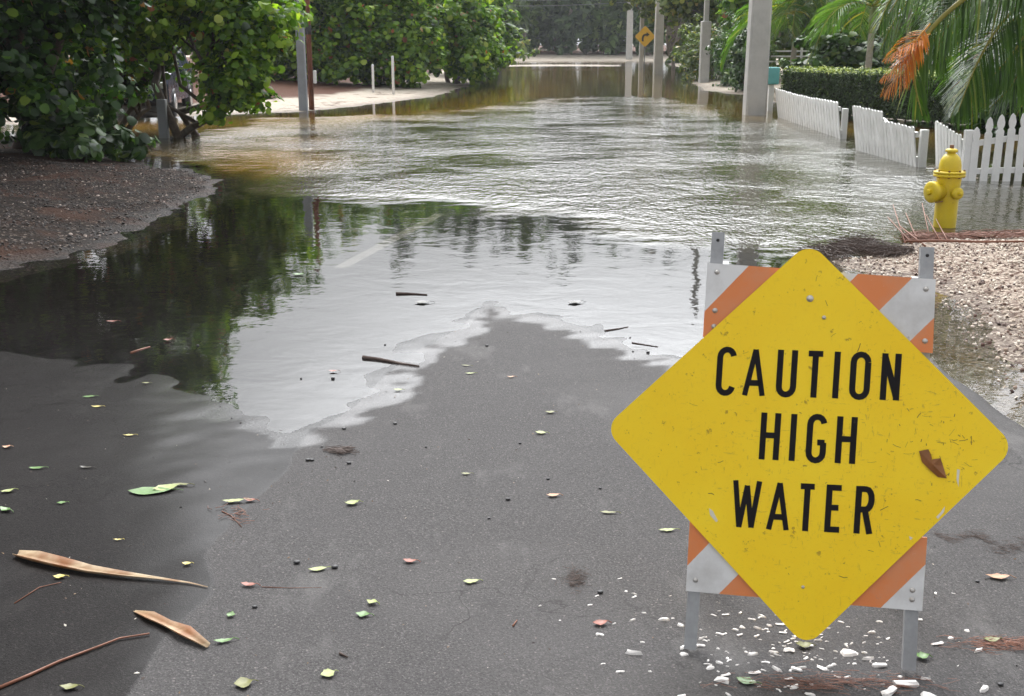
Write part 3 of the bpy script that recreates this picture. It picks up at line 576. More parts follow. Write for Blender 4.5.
# ------------------------------------------------------------------ poles and posts
M_CONC = worn('pole_concrete', (.50, .49, .47), (.33, .32, .31), .8, 3, .5, spots=.05, spotcol=(.25, .24, .22), bump=.2)
M_WOOD = worn('creosoted_wood', (.17, .06, .03), (.06, .025, .015), .8, 5, .7)
M_BLACK = worn('black_plastic', (.02, .02, .022), rough=.5)
M_WHITEP = worn('white_paint', (.78, .78, .77), (.52, .52, .50), .55, 5, .4, spots=.02, spotcol=(.3, .28, .25))
M_GREYP = worn('grey_paint', (.20, .21, .22), rough=.6)
def pole(label, bx, by, w0, w1, h, group=None, sleeve=None, lean=0.0):
    p = G(bx, by); root = empty('concrete_pole', (p.x, p.y+.1, 0)); tag(root, label, 'utility pole', group)
    mb = MB(); vs = []; fs = []; B = .12
    lv = [(-.5, w0), (2.5, w0*.93), (h, w1)]
    for z, ww in lv:
        x = ww/2; b = x*B*1.6
        for q in ((-x+b, -x), (x-b, -x), (x, -x+b), (x, x-b), (x-b, x), (-x+b, x), (-x, x-b), (-x, -x+b)): vs.append((q[0]+lean*z, q[1], z))
    for r_ in range(2):
        for i in range(8): fs.append((r_*8+i, r_*8+(i+1) % 8, (r_+1)*8+(i+1) % 8, (r_+1)*8+i))
    fs.append(tuple(range(16, 24))); mb.add(vs, fs); mb.build('shaft', M_CONC, root)
    if sleeve:
        z1, ww = sleeve; mb = MB(); mb.bbox((lean*z1/2, 0, z1/2-.2), (ww, ww, z1+.4), .03); mb.build('base_sleeve', M_CONC, root)
    return root
POLE_G = 'concrete utility poles on the right bank'
pole('nearest and widest pale concrete pole, standing in the flood beside the hedge', 755, 115, .50, .34, 10.5, POLE_G, lean=.004)
pole('second concrete pole on the right, narrow above and wide below', 704, 83, .22, .20, 10, POLE_G, sleeve=(2.55, .40))
pole('third concrete pole from the right, broad and standing clear of the water edge', 658, 74, .50, .34, 10, POLE_G)
pole('slim pale pole right behind the curve warning sign', 641, 68, .30, .22, 10, POLE_G)
pole('farthest concrete pole on the right, at the end of the flooded road', 629, 60.5, .62, .5, 11, POLE_G)
M_CONC = worn('blue_grey_concrete', (.27, .29, .32), (.18, .19, .21), .8, 4, .5, bump=.2)
pl_ = pole('grey concrete pole on the left beside the reddish wooden pole', 303, 111, .21, .17, 3.9, None)
p = G(311.5, 110); root = empty('wooden_pole', (p.x, p.y+.05, 0)); tag(root, 'reddish brown wooden pole with a black band, touching the grey concrete pole', 'pole')
mb = MB(); mb.tube([(0, 0, -.4), (0, 0, 2), (.0, 0, 4.1)], [.07, .065, .06], 14); mb.build('shaft', M_WOOD, root)
mb = MB(); mb.lathe([(.070, 1.86), (.074, 1.87), (.074, 2.08), (.070, 2.09)], 18); mb.build('band', M_BLACK, root)
mb = MB(); mb.bbox((.115, -.02, .82), (.075, .09, .32), .01); mb.build('meter_box', M_WHITEP, root)
def post(name, label, bx, by, ww, h, m, cat='post', rnd=True, group=None, cap=True):
    p = G(bx, by); mb = MB()
    if rnd: mb.lathe([(ww/2, -.3), (ww/2, h-.03), (ww*.45, h), (ww*.2, h+.01)], 14)
    else: mb.bbox((0, 0, h/2-.15), (ww, ww, h+.3), .008)
    o = mb.build(name, m, None, (p.x, p.y, 0)); tag(o, label, cat, group); return o
post('marker_post', 'short white post in front of the sea grapes, the left one of the pair', 373.5, 95.5, .08, .98, M_WHITEP)
post('marker_post', 'taller white post in front of the sea grapes, the right one of the pair', 393.5, 96.5, .085, 1.25, M_WHITEP)
post('bollard', 'square grey post standing in water under the sea grape', 164.5, 138, .155, .68, M_GREYP, 'bollard', False)
post('thin_pole', 'thin pale pole beside the bright far shrub', 512, 62, .10, 3.2, M_WHITEP, 'pole')
# pedestal box
p = G(768, 112); root = empty('utility_box', (p.x+.12, p.y+.5, 0)); tag(root, 'teal utility box on a pale post between the concrete pole and the hedge', 'utility box')
mb = MB(); mb.bbox((.05, 0, .86), (.30, .24, .42), .02); mb.build('housing', worn('teal_plastic', (.13, .42, .42), rough=.5), root)
mb = MB(); mb.bbox((.03, 0, .3), (.13, .12, .75), .01); mb.build('post', M_WHITEP, root)

# curve warning sign
p = G(644, 72.5); root = empty('curve_sign', (p.x, p.y, 0)); tag(root, 'small yellow diamond sign with a black right turn arrow on a thin post', 'road sign')
sx = p.y/ray(644, 72.5).y; zc = P(644, 36.5, p.y).z
mb = MB(); mb.box((0, 0, zc/2+.15), (.06, .05, zc+.9)); mb.build('post', M_GREYP, root)
MY = worn('sign_yellow_far', (.68, .40, .02), (.5, .28, .02), .5)
mb = MB(); hh = .60; ql = []
for kx, kz in ((0, 1), (-1, 0), (0, -1), (1, 0)):
    for s_ in (-1, 1):
        tv = Vector((kz, -kx)) if 1 else 0; q = Vector((kx, kz))*hh*.93+Vector((-kz, kx))*-s_*(-hh*.07); ql.append((q.x, q.y))
mb.prism(ql, -.006, .006, Matrix.Translation((0, -.05, zc)) @ Matrix.Rotation(R(90), 4, 'X')); sp = mb.build('sign_panel', MY, root)
mb = MB(); sc_ = hh
def ribbon(mb, pts, wd, z0, z1, M):
    n = len(pts); L1 = []; L2 = []
    for i in range(n):
        a = Vector(pts[max(i-1, 0)]); b = Vector(pts[min(i+1, n-1)]); d = (b-a).normalized(); nn = Vector((-d.y, d.x)); q = Vector(pts[i])
        m_ = 1.0
        if 0 < i < n-1:
            d1 = (q-a).normalized(); cs = max(.55, abs(d1.dot(d))); m_ = 1/cs
        L1.append(q+nn*wd/2*m_); L2.append(q-nn*wd/2*m_)
    vs = [M @ Vector((q.x, q.y, z)) for z in (z0, z1) for q in L1+L2]; fs = []
    for i in range(n-1):
        fs.append((2*n+i, 2*n+n+i, 2*n+n+i+1, 2*n+i+1)); fs.append((i+1, n+i+1, n+i, i))
        fs.append((i, 2*n+i, 2*n+i+1, i+1)); fs.append((n+i+1, 3*n+i+1, 3*n+i, n+i))
    fs.append((0, n, 3*n, 2*n)); fs.append((n-1, 3*n-1, 4*n-1, 2*n-1)); mb.add(vs, fs)
M_ = Matrix.Translation((0, -.05, zc)) @ Matrix.Rotation(R(90), 4, 'X')
ribbon(mb, [(-.13, -.27), (-.14, -.12), (-.12, 0.0), (-.06, .07), (.02, .10), (.10, .11)], .11, .007, .010, M_)
mb.prism([(.08, .24), (.26, .11), (.08, -.02)], .007, .010, M_); mb.build('arrow', M_BLACK, sp)

# overhead cables across the far road
for i, (z0, lb) in enumerate(((5.0, 'upper thin grey cable crossing high over the far road'), (4.65, 'lower thin grey cable crossing high over the far road'))):
    mb = MB(); mb.tube([(-14+28*t/12, 80+4*t/12, z0+.9*((t/12-.5)**2*4)-.55) for t in range(13)], .014, 5); tag(mb.build('overhead_cable', M_GREYP), lb, 'cable')

# ------------------------------------------------------------------ picket fences
def picket_outline(w_, h, shaped):
    x = w_/2
    if shaped: return [(-x, 0), (x, 0), (x, h-.20), (x*.62, h-.175), (x*.95, h-.13), (x*.98, h-.095), (x*.6, h-.03), (0, h), (-x*.6, h-.03), (-x*.98, h-.095), (-x*.95, h-.13), (-x*.62, h-.175), (-x, h-.20)]
    return [(-x, 0), (x, 0), (x, h-.02), (x*.4, h), (-x*.4, h), (-x, h-.02)]
def fence(label, a, b, heights, n, w_, lean, shaped=False, rails=(.18, .8), posts=((0, .9),), rake=0.0, zb=-.35):
    a = Vector(a); b = Vector(b); d = (b-a); Ln = d.length; d.normalize(); s = Vector((d.y, -d.x, 0))     # s faces the road
    root = empty('picket_fence', (a.x, a.y, 0)); tag(root, label, 'fence', 'white picket fences')
    U = (Vector((0, 0, 1))*math.cos(lean)+s*math.sin(lean)).normalized(); Nn = d.cross(U)
    def MM(t, off, rk=0): 
        c = math.cos(rk); s_ = math.sin(rk); dx = d*c+U*(-s_); ux = U*c+d*s_
        return Matrix(((dx.x, ux.x, Nn.x, d.x*t+Nn.x*off), (dx.y, ux.y, Nn.y, d.y*t+Nn.y*off), (dx.z, ux.z, Nn.z, Nn.z*off), (0, 0, 0, 1)))
    if not shaped: w_ = Ln/n*.80
    mb = MB()
    for i in range(n):
        t = (i+.5)/n*Ln; h = heights(i/(n-1))+random.uniform(-.008, .008); M = MM(t, 0, rake+random.uniform(-.012, .012)) @ Matrix.Translation((0, zb, 0))
        mb.prism(picket_outline(w_*random.uniform(.93, 1.03), h-zb, shaped), -.009, .009, M)
    mb.build('pickets', M_WHITEP, root)
    ml = MB()
    for rz in rails:
        for j in range(8):
            t0, t1 = j/8, (j+1)/8; h0 = heights(min(.999, t0+.01))*rz; h1 = heights(t1-.01)*rz
            p0 = d*t0*Ln+U*h0-Nn*.03; p1 = d*t1*Ln+U*h1-Nn*.03; vs = []
            for pp in (p0, p1):
                for uu, nn in ((-.035, -.018), (.035, -.018), (.035, .018), (-.035, .018)): vs.append(pp+U*uu+Nn*nn)
            ml.add(vs, [(0, 1, 2, 3), (7, 6, 5, 4), (0, 4, 5, 1), (1, 5, 6, 2), (2, 6, 7, 3), (3, 7, 4, 0)])
    ml.build('rails', M_WHITEP, root)
    for t, ph in posts:
        mp = MB(); mp.bbox(d*t*Ln-Nn*.06+Vector((0, 0, ph/2-.2)), (.10, .10, ph+.4), .008, Matrix(((d.x, Nn.x, 0), (d.y, Nn.y, 0), (0, 0, 1)))); mp.build('post', M_WHITEP, root)
    return root
fence('farthest picket fence panel leaning in the flood in front of the hedge', G(778, 117), G(841, 139), lambda t: .66-.03*math.sin(t*3.1), 26, .085, R(9), posts=((.03, .5), (.985, .52)), rake=.03)
fence('middle picket fence panel with a step down to shorter pickets', G(856, 150), G(917, 167), lambda t: .71-.05*t if t < .52 else .56-.03*(t-.5), 19, .082, R(8), posts=((.5, .45), (1.0, .50)), rake=-.05)
fence('narrow crooked picket gate just left of the shaped pickets', G(936, 166), G(962, 176), lambda t: .62-.10*t, 8, .07, R(5), posts=((.9, .45),), rake=-.08)
fA = G(966, 181); fence('picket fence with shaped pointed pickets at the right edge, facing the hydrant', (fA.x, fA.y, 0), (fA.x+4.2, fA.y-.15, 0), lambda t: .84-.18*math.exp(-t*30), 30, .088, 0, True, rails=(.16, .63), posts=((0, .62), (.58, .7)))

# ------------------------------------------------------------------ buildings and rails behind
M_WALL = worn('white_render_wall', (.74, .73, .70), rough=.8)
def house(label, x0, x1, y0, y1, h, louvre=False):
    root = empty('house', ((x0+x1)/2, y0, 0)); tag(root, label, 'house'); cx = 0; dep = y1-y0; W_ = x1-x0
    mb = MB(); mb.box((0, dep/2, h/2), (W_, dep, h)); mb.build('wall', M_WALL, root)
    mb = MB(); e = .5; z = h+.002
    mb.add([(-W_/2-e, -e, z), (W_/2+e, -e, z), (W_/2+e, dep+e, z), (-W_/2-e, dep+e, z), (-W_/2+1.5, dep/2, z+1.6), (W_/2-1.5, dep/2, z+1.6)], [(3, 2, 1, 0), (0, 1, 5, 4), (2, 3, 4, 5), (1, 2, 5), (3, 0, 4)]); mb.build('roof', worn('grey_shingles', (.25, .24, .23), rough=.9, grain=20), root)
    n = max(2, int(W_/2.4))
    for i in range(n):
        x = -W_/2+W_*(i+.5)/n; mf = MB()
        for dx, dz, ww, hh in ((0, .62, 1.24, .08), (0, -.62, 1.24, .08), (-.58, 0, .08, 1.16), (.58, 0, .08, 1.16), (0, 0, .05, 1.16)): mf.box((x+dx, -.03, h*.55+dz), (ww, .06, hh))
        fo = mf.build('window', M_WHITEP, root); g = MB(); g.box((x, -.012, h*.55), (1.1, .01, 1.14)); g.build('pane', worn('window_glass', (.05, .06, .07), rough=.1), fo)
    return root
house('white house half hidden behind the palm fronds at the upper right', 15, 27, 34, 42, 3.4)
root = empty('rail_fence', P(768, 75, 40)*1); root.location.z = 0; tag(root, 'grey horizontal rail fence behind the hedge beside the big concrete pole', 'fence')
mb = MB()
for z in (1.15, 1.32, 1.49): mb.box((1.1, 0, z-.1), (2.4, .03, .05))
mb.build('rails', M_WHITEP, root); mb = MB()
for x in (-.1, 1.1, 2.3): mb.box((x, .04, .7), (.07, .05, 1.6))
mb.build('posts', M_WHITEP, root)

# parked vehicle behind the left trees
def car():
    p = G(128, 119); root = empty('parked_car', (p.x-.2, p.y+2.0, .02), R(8)); tag(root, 'dark blue parked car almost hidden behind the flooded sea grape', 'car')
    M = worn('dark_blue_paint', (.02, .028, .055), rough=.25, amt=.2, bump=0)
    prof = [(-2.2, .35), (-2.22, .75), (-2.1, .92), (-1.3, 1.02), (-.75, 1.48), (.9, 1.52), (1.7, 1.40), (2.1, 1.0), (2.2, .6), (2.15, .32)]
    mb = MB(); n = len(prof); vs = []
    for xx, k_ in ((-.88, 0), (-.80, 1), (.80, 1), (.88, 0)):
        for (y, z) in prof:
            inn = .12 if z > 1.1 else 0; s_ = 1 if xx > 0 else -1
            vs.append((xx-s_*inn*(1 if k_ == 0 else .6), y*(1 if k_ else .98), z if k_ else min(z, z*.985)))
    fs = [tuple(range(n-1, -1, -1)), tuple(3*n+i for i in range(n))]
    for r_ in range(3):
        for i in range(n): fs.append((r_*n+i, r_*n+(i+1) % n, (r_+1)*n+(i+1) % n, (r_+1)*n+i))
    mb.add(vs, fs, False); mb.build('body', M, root)
    Mg = worn('car_glass', (.02, .025, .03), rough=.06, amt=.1, bump=0); Ms = worn('silver_trim', (.55, .56, .58), rough=.3, metal=.7, amt=.2, bump=0)
    mb = MB(); mb.add([(-.66, -1.26, 1.07), (.66, -1.26, 1.07), (.62, -.80, 1.455), (-.62, -.80, 1.455)], [(0, 1, 2, 3)]); 
    me = mb.mesh('windscreen'); o = link('windscreen', me, Mg, root); so = o.modifiers.new('s', 'SOLIDIFY'); so.thickness = .02; so.offset = 1
    for s_ in (-1, 1):
        mb = MB(); mb.bbox((s_*.805, .2, 1.24), (.03, 2.0, .3), .01); mb.build('side_window', Mg, root)
        mb = MB(); mb.bbox((s_*.62, -2.21, .72), (.34, .06, .15), .02); mb.build('headlight', Ms, root)
        mb = MB(); mb.bbox((s_*.97, -.75, 1.05), (.16, .1, .12), .02); mb.build('side_mirror', M, root)
        for y in (-1.4, 1.4):
            mb = MB(); MM = Matrix.Translation((s_*.80, y, .31)) @ Matrix.Rotation(R(90), 4, 'Y'); mb.lathe([(.2, -.1), (.31, -.1), (.33, -.07), (.33, .07), (.31, .1), (.2, .1)], 24, MM); wh = mb.build('wheel', M_BLACK, root)
            mb = MB(); mb.lathe([(.03, -.105), (.19, -.105), (.2, .105), (.03, .108)], 18, MM); mb.build('rim', Ms, wh)
    mb = MB(); mb.bbox((0, -2.25, .48), (1.6, .08, .16), .02); mb.build('bumper', M, root)
    mb = MB(); mb.bbox((0, -2.235, .72), (.8, .05, .14), .01); mb.build('grille', M_BLACK, root)
car()

# ------------------------------------------------------------------ fire hydrant
def hydrant():
    p = G(947.5, 228); root = empty('fire_hydrant', (p.x, p.y+.08, 0), R(12)); tag(root, 'yellow fire hydrant standing in the flood water in front of the picket fence', 'hydrant')
    MYH = worn('hydrant_yellow_paint', (.62, .47, .012), (.42, .31, .015), .42, 6, .5, spots=.07, spotcol=(.26, .12, .03), bump=.35)
    MR = worn('rusty_bolt', (.20, .09, .04), rough=.8)
    mb = MB(); mb.lathe([(.145, -.35), (.145, -.06), (.148, -.055), (.100, -.05), (.100, .0), (.102, .30), (.108, .42), (.112, .455), (.112, .47)], 40); mb.build('barrel', MYH, root)
    mb = MB(); mb.lathe([(.128, .462), (.140, .466), (.142, .486), (.128, .490), (.128, .492), (.142, .496), (.140, .512), (.128, .516)], 40); mb.build('flange', MYH, root)
    mb = MB(); mb.lathe([(.100, .515), (.100, .53), (.098, .57), (.090, .61), (.074, .645), (.050, .668), (.038, .674), (.038, .684), (.055, .688), (.055, .706), (.04, .716), (.025, .72)], 40); mb.build('bonnet', MYH, root)
    mb = MB(); mb.lathe([(.020, .718), (.020, .75), (.012, .752)], 5, smooth=False); mb.build('operating_nut', MR, root)
    for i in range(8):
        a = 2*math.pi*i/8+.2; mb = MB(); mb.lathe([(.010, .455), (.010, .527), (.006, .53)], 6, Matrix.Translation((.126*math.cos(a), .126*math.sin(a), 0)), False); mb.build('bolt', MR, root)
    def outlet(az, z, r0, ln, sub):
        M = Matrix.Translation((0, 0, z)) @ Matrix.Rotation(az, 4, 'Z') @ Matrix.Rotation(R(90), 4, 'Y')
        mb = MB(); mb.lathe([(r0*.86, .05), (r0*.86, ln-.05), (r0*.9, ln-.045)], 28, M); o = mb.build('outlet', MYH, root)
        mb = MB(); mb.lathe([(r0*1.0, ln-.05), (r0*1.12, ln-.045), (r0*1.12, ln-.01), (r0*1.0, ln), (r0*.6, ln+.004)], 28, M); mb.lathe([(r0*.3, ln+.003), (r0*.3, ln+.03), (r0*.22, ln+.032)], 5, M, False)
        c_ = mb.build('cap', MYH, o)
    outlet(R(190), .33, .088, .205, 0); outlet(R(-86), .325, .048, .165, 0); outlet(R(94), .325, .048, .165, 0)
    mb = MB(); ch = [Vector((-.20, -.03, .28)), Vector((-.16, -.075, .24)), Vector((-.10, -.09, .25))]; mb.tube(ch, .005, 5); mb.build('chain', MR, root)
hydrant()

# ------------------------------------------------------------------ barricade with the diamond sign
def barricade():
    zf = .03
    F0 = G(690, 650, zf); F1 = G(909, 672, zf); U = (F1-F0).normalized(); back = Vector((-U.y, U.x, 0)); lean = R(13)
    V = (Vector((0, 0, 1))*math.cos(lean)+back*math.sin(lean)).normalized(); N = U.cross(V).normalized()     # towards the camera
    if N.y > 0: N = -N
    O = (F0+F1)/2; half = (F1-F0).length/2
    def pl(x, y, off=0.0):                     # photo point -> in-plane u,v
        d = ray(x, y); c = Vector((0, 0, CAM_H)); t = (O+N*off-c).dot(N)/d.dot(N); q = c+d*t-O; return q.dot(U), q.dot(V)
    root = empty('barricade', O); tag(root, 'orange and white striped A-frame barricade carrying the big yellow CAUTION HIGH WATER diamond', 'barricade')
    M = Matrix(((U.x, V.x, N.x, 0), (U.y, V.y, N.y, 0), (U.z, V.z, N.z, 0), (0, 0, 0, 1)))
    MG = worn('galvanised_steel', (.36, .37, .38), (.22, .22, .23), .5, 5, .6, spots=.03, spotcol=(.12, .09, .07), metal=.35)
    MBt = worn('bolt_steel', (.55, .54, .52), (.3, .25, .2), .35, 30, .6, metal=.6)
    def leg(a, b, off, wd=.034):
        a = pl(*a); b = pl(*b); d = Vector((b[0]-a[0], b[1]-a[1])); L_ = d.length; d.normalize(); n = Vector((d.y, -d.x)); mb = MB()
        for (o1, o2, z0, z1) in ((-wd/2, wd/2, -.003, 0), (-wd/2, -wd/2+.003, -.03, -.003), (wd/2-.003, wd/2, -.03, -.003)):      # U channel
            q = [Vector(a)+n*o1, Vector(a)+n*o2, Vector(a)+d*L_+n*o2, Vector(a)+d*L_+n*o1]; 
            mb.prism([(t.x, t.y) for t in q], z0+off, z1+off, M)
        o = mb.build('leg', MG, root); h = MB(); c = Vector(a)+d*(L_-.022); h.lathe([(.0045, off-.0005), (.0045, off+.0008)], 12, M @ Matrix.Translation((c.x, c.y, 0))); h.build('bolt_hole', M_BLACK, o)
        return o
    leg((690, 650), (718.5, 232), -.004); leg((909.5, 671), (928, 247), -.004)
    # rear frame, hinged near the top
    for s_, (tx, ty) in ((-1, (722, 262)), (1, (922, 278))):
        u, v = pl(tx, ty); top = O+U*(u)+V*v-N*.055; foot = O+U*(s_*(half-.015))+back*.50; foot.z = .03
        mb = MB(); d = (foot-top); e = d.normalized(); mm = Matrix((U, e.cross(U), e)).transposed(); mb.box((top+foot)/2-O, (.034, .028, d.length), mm); mb.build('leg', MG, root)
    mb = MB(); aa = O+V*.42*1-N*.05; bb = O+back*.31+Vector((0, 0, .42)); 
    for s_ in (-1, 1): mb.tube([aa+U*s_*(half-.03)-O, bb+U*s_*(half-.02)-O], .005, 6)
    mb.build('brace', MG, root)
    def panel(corn, nm, ph, sw):
        q = [pl(*c) for c in corn]; z0, z1 = .000, .012; mb = MB()
        b = .006; mb.prism(q, z0, z1, M); me = mb.mesh(nm); uv = me.uv_layers.new(name='stripe')
        cs = [(c[0]+c[1]-ph)/sw for c in corn]
        for lp in me.loops: uv.data[lp.index].uv = (cs[lp.vertex_index % 4], 0)
        return link(nm, me, MST, root)
    k = NT('striped_sheeting'); uvn = k.n('ShaderNodeUVMap', _uv_map='stripe'); s_ = k.n('ShaderNodeSeparateXYZ', Vector=uvn.outputs[0]).outputs[0]; v = k.obj()
    n1 = k.noise(v, 9, 5, .65); n2 = k.noise(v, 60, 4, .7); n3 = k.noise(v, 28, 4, .75)
    fr = k.math('FRACT', k.math('ADD', s_, k.math('MULTIPLY', k.math('SUBTRACT', n2, .5), .01))); st = k.rng(fr, .482, .488, 1, 0)
    wc = k.mix(k.rng(n1, .4, .7), (.66, .66, .66, 1), (.48, .47, .46, 1)); oc = k.mix(k.rng(n1, .4, .7), (.66, .20, .055, 1), (.60, .24, .11, 1))
    c = k.mix(st, wc, oc); c = k.mix(k.rng(n3, .66, .74, 0, .7), c, (.22, .20, .19, 1)); c = k.mix(k.rng(n2, .30, .24, 0, .6), c, (.75, .72, .68, 1))
    MST = k.done(k.pr(Base__Color=c, Roughness=.42, Normal=k.bump(n1, .1, .003)))
    tp = panel([(703, 337), (932, 353), (935, 279.5), (707.5, 263)][:], 'top_panel', 1016, 117.5)
    bp = panel([(686, 590), (921.5, 610), (926.5, 537), (690, 519)], 'bottom_panel', 1313, 118)
    # diamond
    sh = [(809.5, 241.5), (604, 428), (806, 647.5), (1016, 447)]; q = [Vector(pl(x, y, .02)) for x, y in sh]; outl = []
    cen = sum(q, Vector((0, 0)))/4
    def rounded(rad, sub=0):
        out = []
        for i in range(4):
            a, b, c = q[i-1], q[i], q[(i+1) % 4]; 
            if sub: a = cen+(a-cen)*(1-sub); b = cen+(b-cen)*(1-sub); c = cen+(c-cen)*(1-sub)
            d1 = (a-b).normalized(); d2 = (c-b).normalized(); p1 = b+d1*rad; ctr = b+(d1+d2)*rad
            for j in range(9):
                t = math.pi/2*j/8; out.append(ctr-d2*rad*math.cos(t)-d1*rad*math.sin(t))
        return out
    o1 = rounded(.048)
    mb = MB(); mb.prism([(t.x, t.y) for t in o1], .0175, .0205, M)
    k = NT('yellow_sign_sheeting'); v = k.obj(); n1 = k.noise(v, 3, 5, .6); n2 = k.noise(v, 34, 5, .75); n3 = k.noise(v, 110, 3, .6)
    mps = k.n('ShaderNodeMapping', Vector=v); mps.inputs['Scale'].default_value = (34, 7, 9); mps.inputs['Rotation'].default_value = (.3, .9, .4); n4 = k.noise(mps.outputs[0], 3, 4, .7)
    mp5 = k.n('ShaderNodeMapping', Vector=v); mp5.inputs['Scale'].default_value = (9, 7, 40); mp5.inputs['Rotation'].default_value = (.2, -.7, .1); n5 = k.noise(mp5.outputs[0], 3.4, 4, .7)
    c = k.mix(k.rng(n1, .3, .7), (.92, .66, .020, 1), (.88, .57, .010, 1)); c = k.mix(k.rng(n3, .6, .8, 0, .35), c, (.55, .34, .03, 1))
    c = k.mix(k.rng(n2, .635, .66, 0, .7), c, (.30, .17, .02, 1)); mk_ = k.rng(k.noise(v, 1.7, 3), .42, .6, .15, .8); c = k.mix(k.math('MULTIPLY', mk_, k.rng(n4, .62, .66, 0, .6)), c, (.28, .18, .04, 1)); c = k.mix(k.math('MULTIPLY', mk_, k.rng(n5, .62, .66, 0, .6)), c, (.26, .17, .05, 1))
    c = k.mix(k.rng(n2, .245, .225, 0, .8), c, (.80, .76, .60, 1))
    MYS = k.done(k.pr(Base__Color=c, Roughness=k.rng(n1, .3, .7, .30, .42), Normal=k.bump(n2, .04, .002), Specular__IOR__Level=.25))
    sp = mb.build('sign_panel', MYS, root)
    # lettering
    def arc(cx, cy, rx, ry, a0, a1, n=8): return [(cx+rx*math.cos(R(a0+(a1-a0)*i/n)), cy+ry*math.sin(R(a0+(a1-a0)*i/n))) for i in range(n+1)]
    GL = {'C': [arc(.5, .80, .44, .165, 10, 180)+arc(.5, .20, .44, .165, 180, 350)], 'O': [arc(.5, .79, .44, .165, 0, 180)+arc(.5, .21, .44, .165, 180, 360)+[(.94, .79)]],
          'U': [[(.07, 1)]+arc(.5, .21, .43, .165, 180, 360)+[(.93, 1)]], 'A': [[(.07, 0), (.5, .985), (.93, 0)], [(.2, .27), (.8, .27)]], 'T': [[(0, .94), (1, .94)], [(.5, .94), (.5, 0)]],
          'I': [[(.5, 0), (.5, 1)]], 'N': [[(.1, 0), (.1, 1)], [(.1, .94), (.9, .06)], [(.9, 0), (.9, 1)]], 'H': [[(.09, 0), (.09, 1)], [(.91, 0), (.91, 1)], [(.09, .52), (.91, .52)]],
          'G': [arc(.5, .80, .44, .165, 10, 180)+arc(.5, .20, .44, .165, 180, 360)+[(.94, .42)], [(.56, .42), (1.02, .42)]],
          'W': [[(.05, 1), (.27, .02), (.5, .9), (.73, .02), (.95, 1)]], 'E': [[(.14, 0), (.14, 1)], [(.14, .94), (1, .94)], [(.14, .52), (.85, .52)], [(.14, .06), (1, .06)]],
          'R': [[(.12, 0), (.12, 1)], [(.12, .94)]+arc(.58, .725, .36, .215, 90, -90)+[(.12, .51)], [(.55, .51), (.92, 0)]]}
    rows = [((347.5, 716, .034), 46.8, [('C', 717, 735.5), ('A', 743, 766.5), ('U', 777, 796.5), ('T', 806, 823.5), ('I', 833.5, 839.5), ('O', 850.5, 870), ('N', 881, 900.5)]),
            ((412.3, 760, .050), 47.0, [('H', 760, 780), ('I', 790, 796), ('G', 807, 826), ('H', 836, 856.5)]),
            ((480, 731, .047), 47.6, [('W', 731.5, 761), ('A', 767, 790.5), ('T', 798, 815), ('E', 825, 842), ('R', 854.5, 873.5)])]
    SWP = 5.6
    kk = NT('black_lettering'); v = kk.obj(); n = kk.noise(v, 50, 5, .8); c = kk.mix(kk.rng(n, .64, .72, 0, .6), (.012, .010, .012, 1), (.10, .08, .06, 1)); c = kk.mix(kk.rng(n, .24, .2, 0, .9), c, (.6, .4, .05, 1))
    MLT = kk.done(kk.pr(Base__Color=c, Roughness=.6, Specular__IOR__Level=.12))
    for (ty, tx, sl), hgt, ls in rows:
        for ch, x0, x1 in ls:
            mb = MB(); lz = .0208
            for si, st_ in enumerate(GL[ch]):
                lx = 3.0                                     # lean of the stems
                pp = []
                for (u, v_) in st_:
                    X_ = x0+u*(x1-x0-lx)+lx*v_; Y_ = ty+(X_-tx)*sl+(1-v_)*hgt; pp.append(pl(X_, Y_, .0215))
                lz += .0001
                wdt = SWP/356*(.88 if ch in 'WA' and len(pp) > 2 and len(pp) < 6 else 1)
                if ch in 'WA' and len(pp) in (3, 5):
                    for i in range(len(pp)-1): ribbon(mb, [pp[i], pp[i+1]], wdt, .0205, lz+.0004+i*.0001, M)
                else: ribbon(mb, pp, wdt, .0205, lz+.0004, M)
            mb.build('letter', MLT, sp)
    def bolt(x, y, off, r_=.0085, par=None):
        u, v_ = pl(x, y, off); mb = MB(); mb.lathe([(r_*1.1, off), (r_*1.1, off+.001), (r_*.8, off+.001), (r_*.75, off+.004), (r_*.4, off+.0055)], 14, M @ Matrix.Translation((u, v_, 0))); mb.build('bolt', MBt, par or root)
    for x, y in ((810, 298.5), (824, 317.5)): bolt(x, y, .0206, .0085 if y < 300 else .005, sp)
    bolt(803, 587, .0206, .004, sp)
    for x, y in ((717, 272), (715, 310.5), (714, 326.5), (926, 289), (925, 341)): bolt(x, y, .0121, .0065, tp)
    for x, y in ((695.5, 580), (912.5, 590), (912, 599.5)): bolt(x, y, .0121, .0065, bp)
    # leaf stuck on the sign
    mb = MB(); lf = [(919, 451), (928, 449), (931, 455), (929, 460), (935, 459), (940, 458), (943, 466), (946.5, 478), (938, 477), (930, 470), (922, 462)]
    mid = Vector(pl(932, 464, .022)); vs = []; 
    for i, (x, y) in enumerate(lf):
        u, v_ = pl(x, y, .022); vs.append((O+U*u+V*v_+N*(.0225+.004*(i % 2))))
    vs.append(O+U*mid.x+V*mid.y+N*.031); n_ = len(lf); base = vs[0].copy(); mb.add([t-base for t in vs], [(i, (i+1) % n_, n_) for i in range(n_)])
    o = mb.build('fallen_leaf', worn('brown_leaf', (.26, .095, .02), (.10, .035, .01), .45, 30, .7), None, base); so = o.modifiers.new('s', 'SOLIDIFY'); so.thickness = .0008
    tag(o, 'torn curled brown leaf stuck on the right of the yellow diamond sign', 'leaf')
    # peeled white flakes
    M_FL = worn('white_flake', (.70, .66, .56), rough=.8)
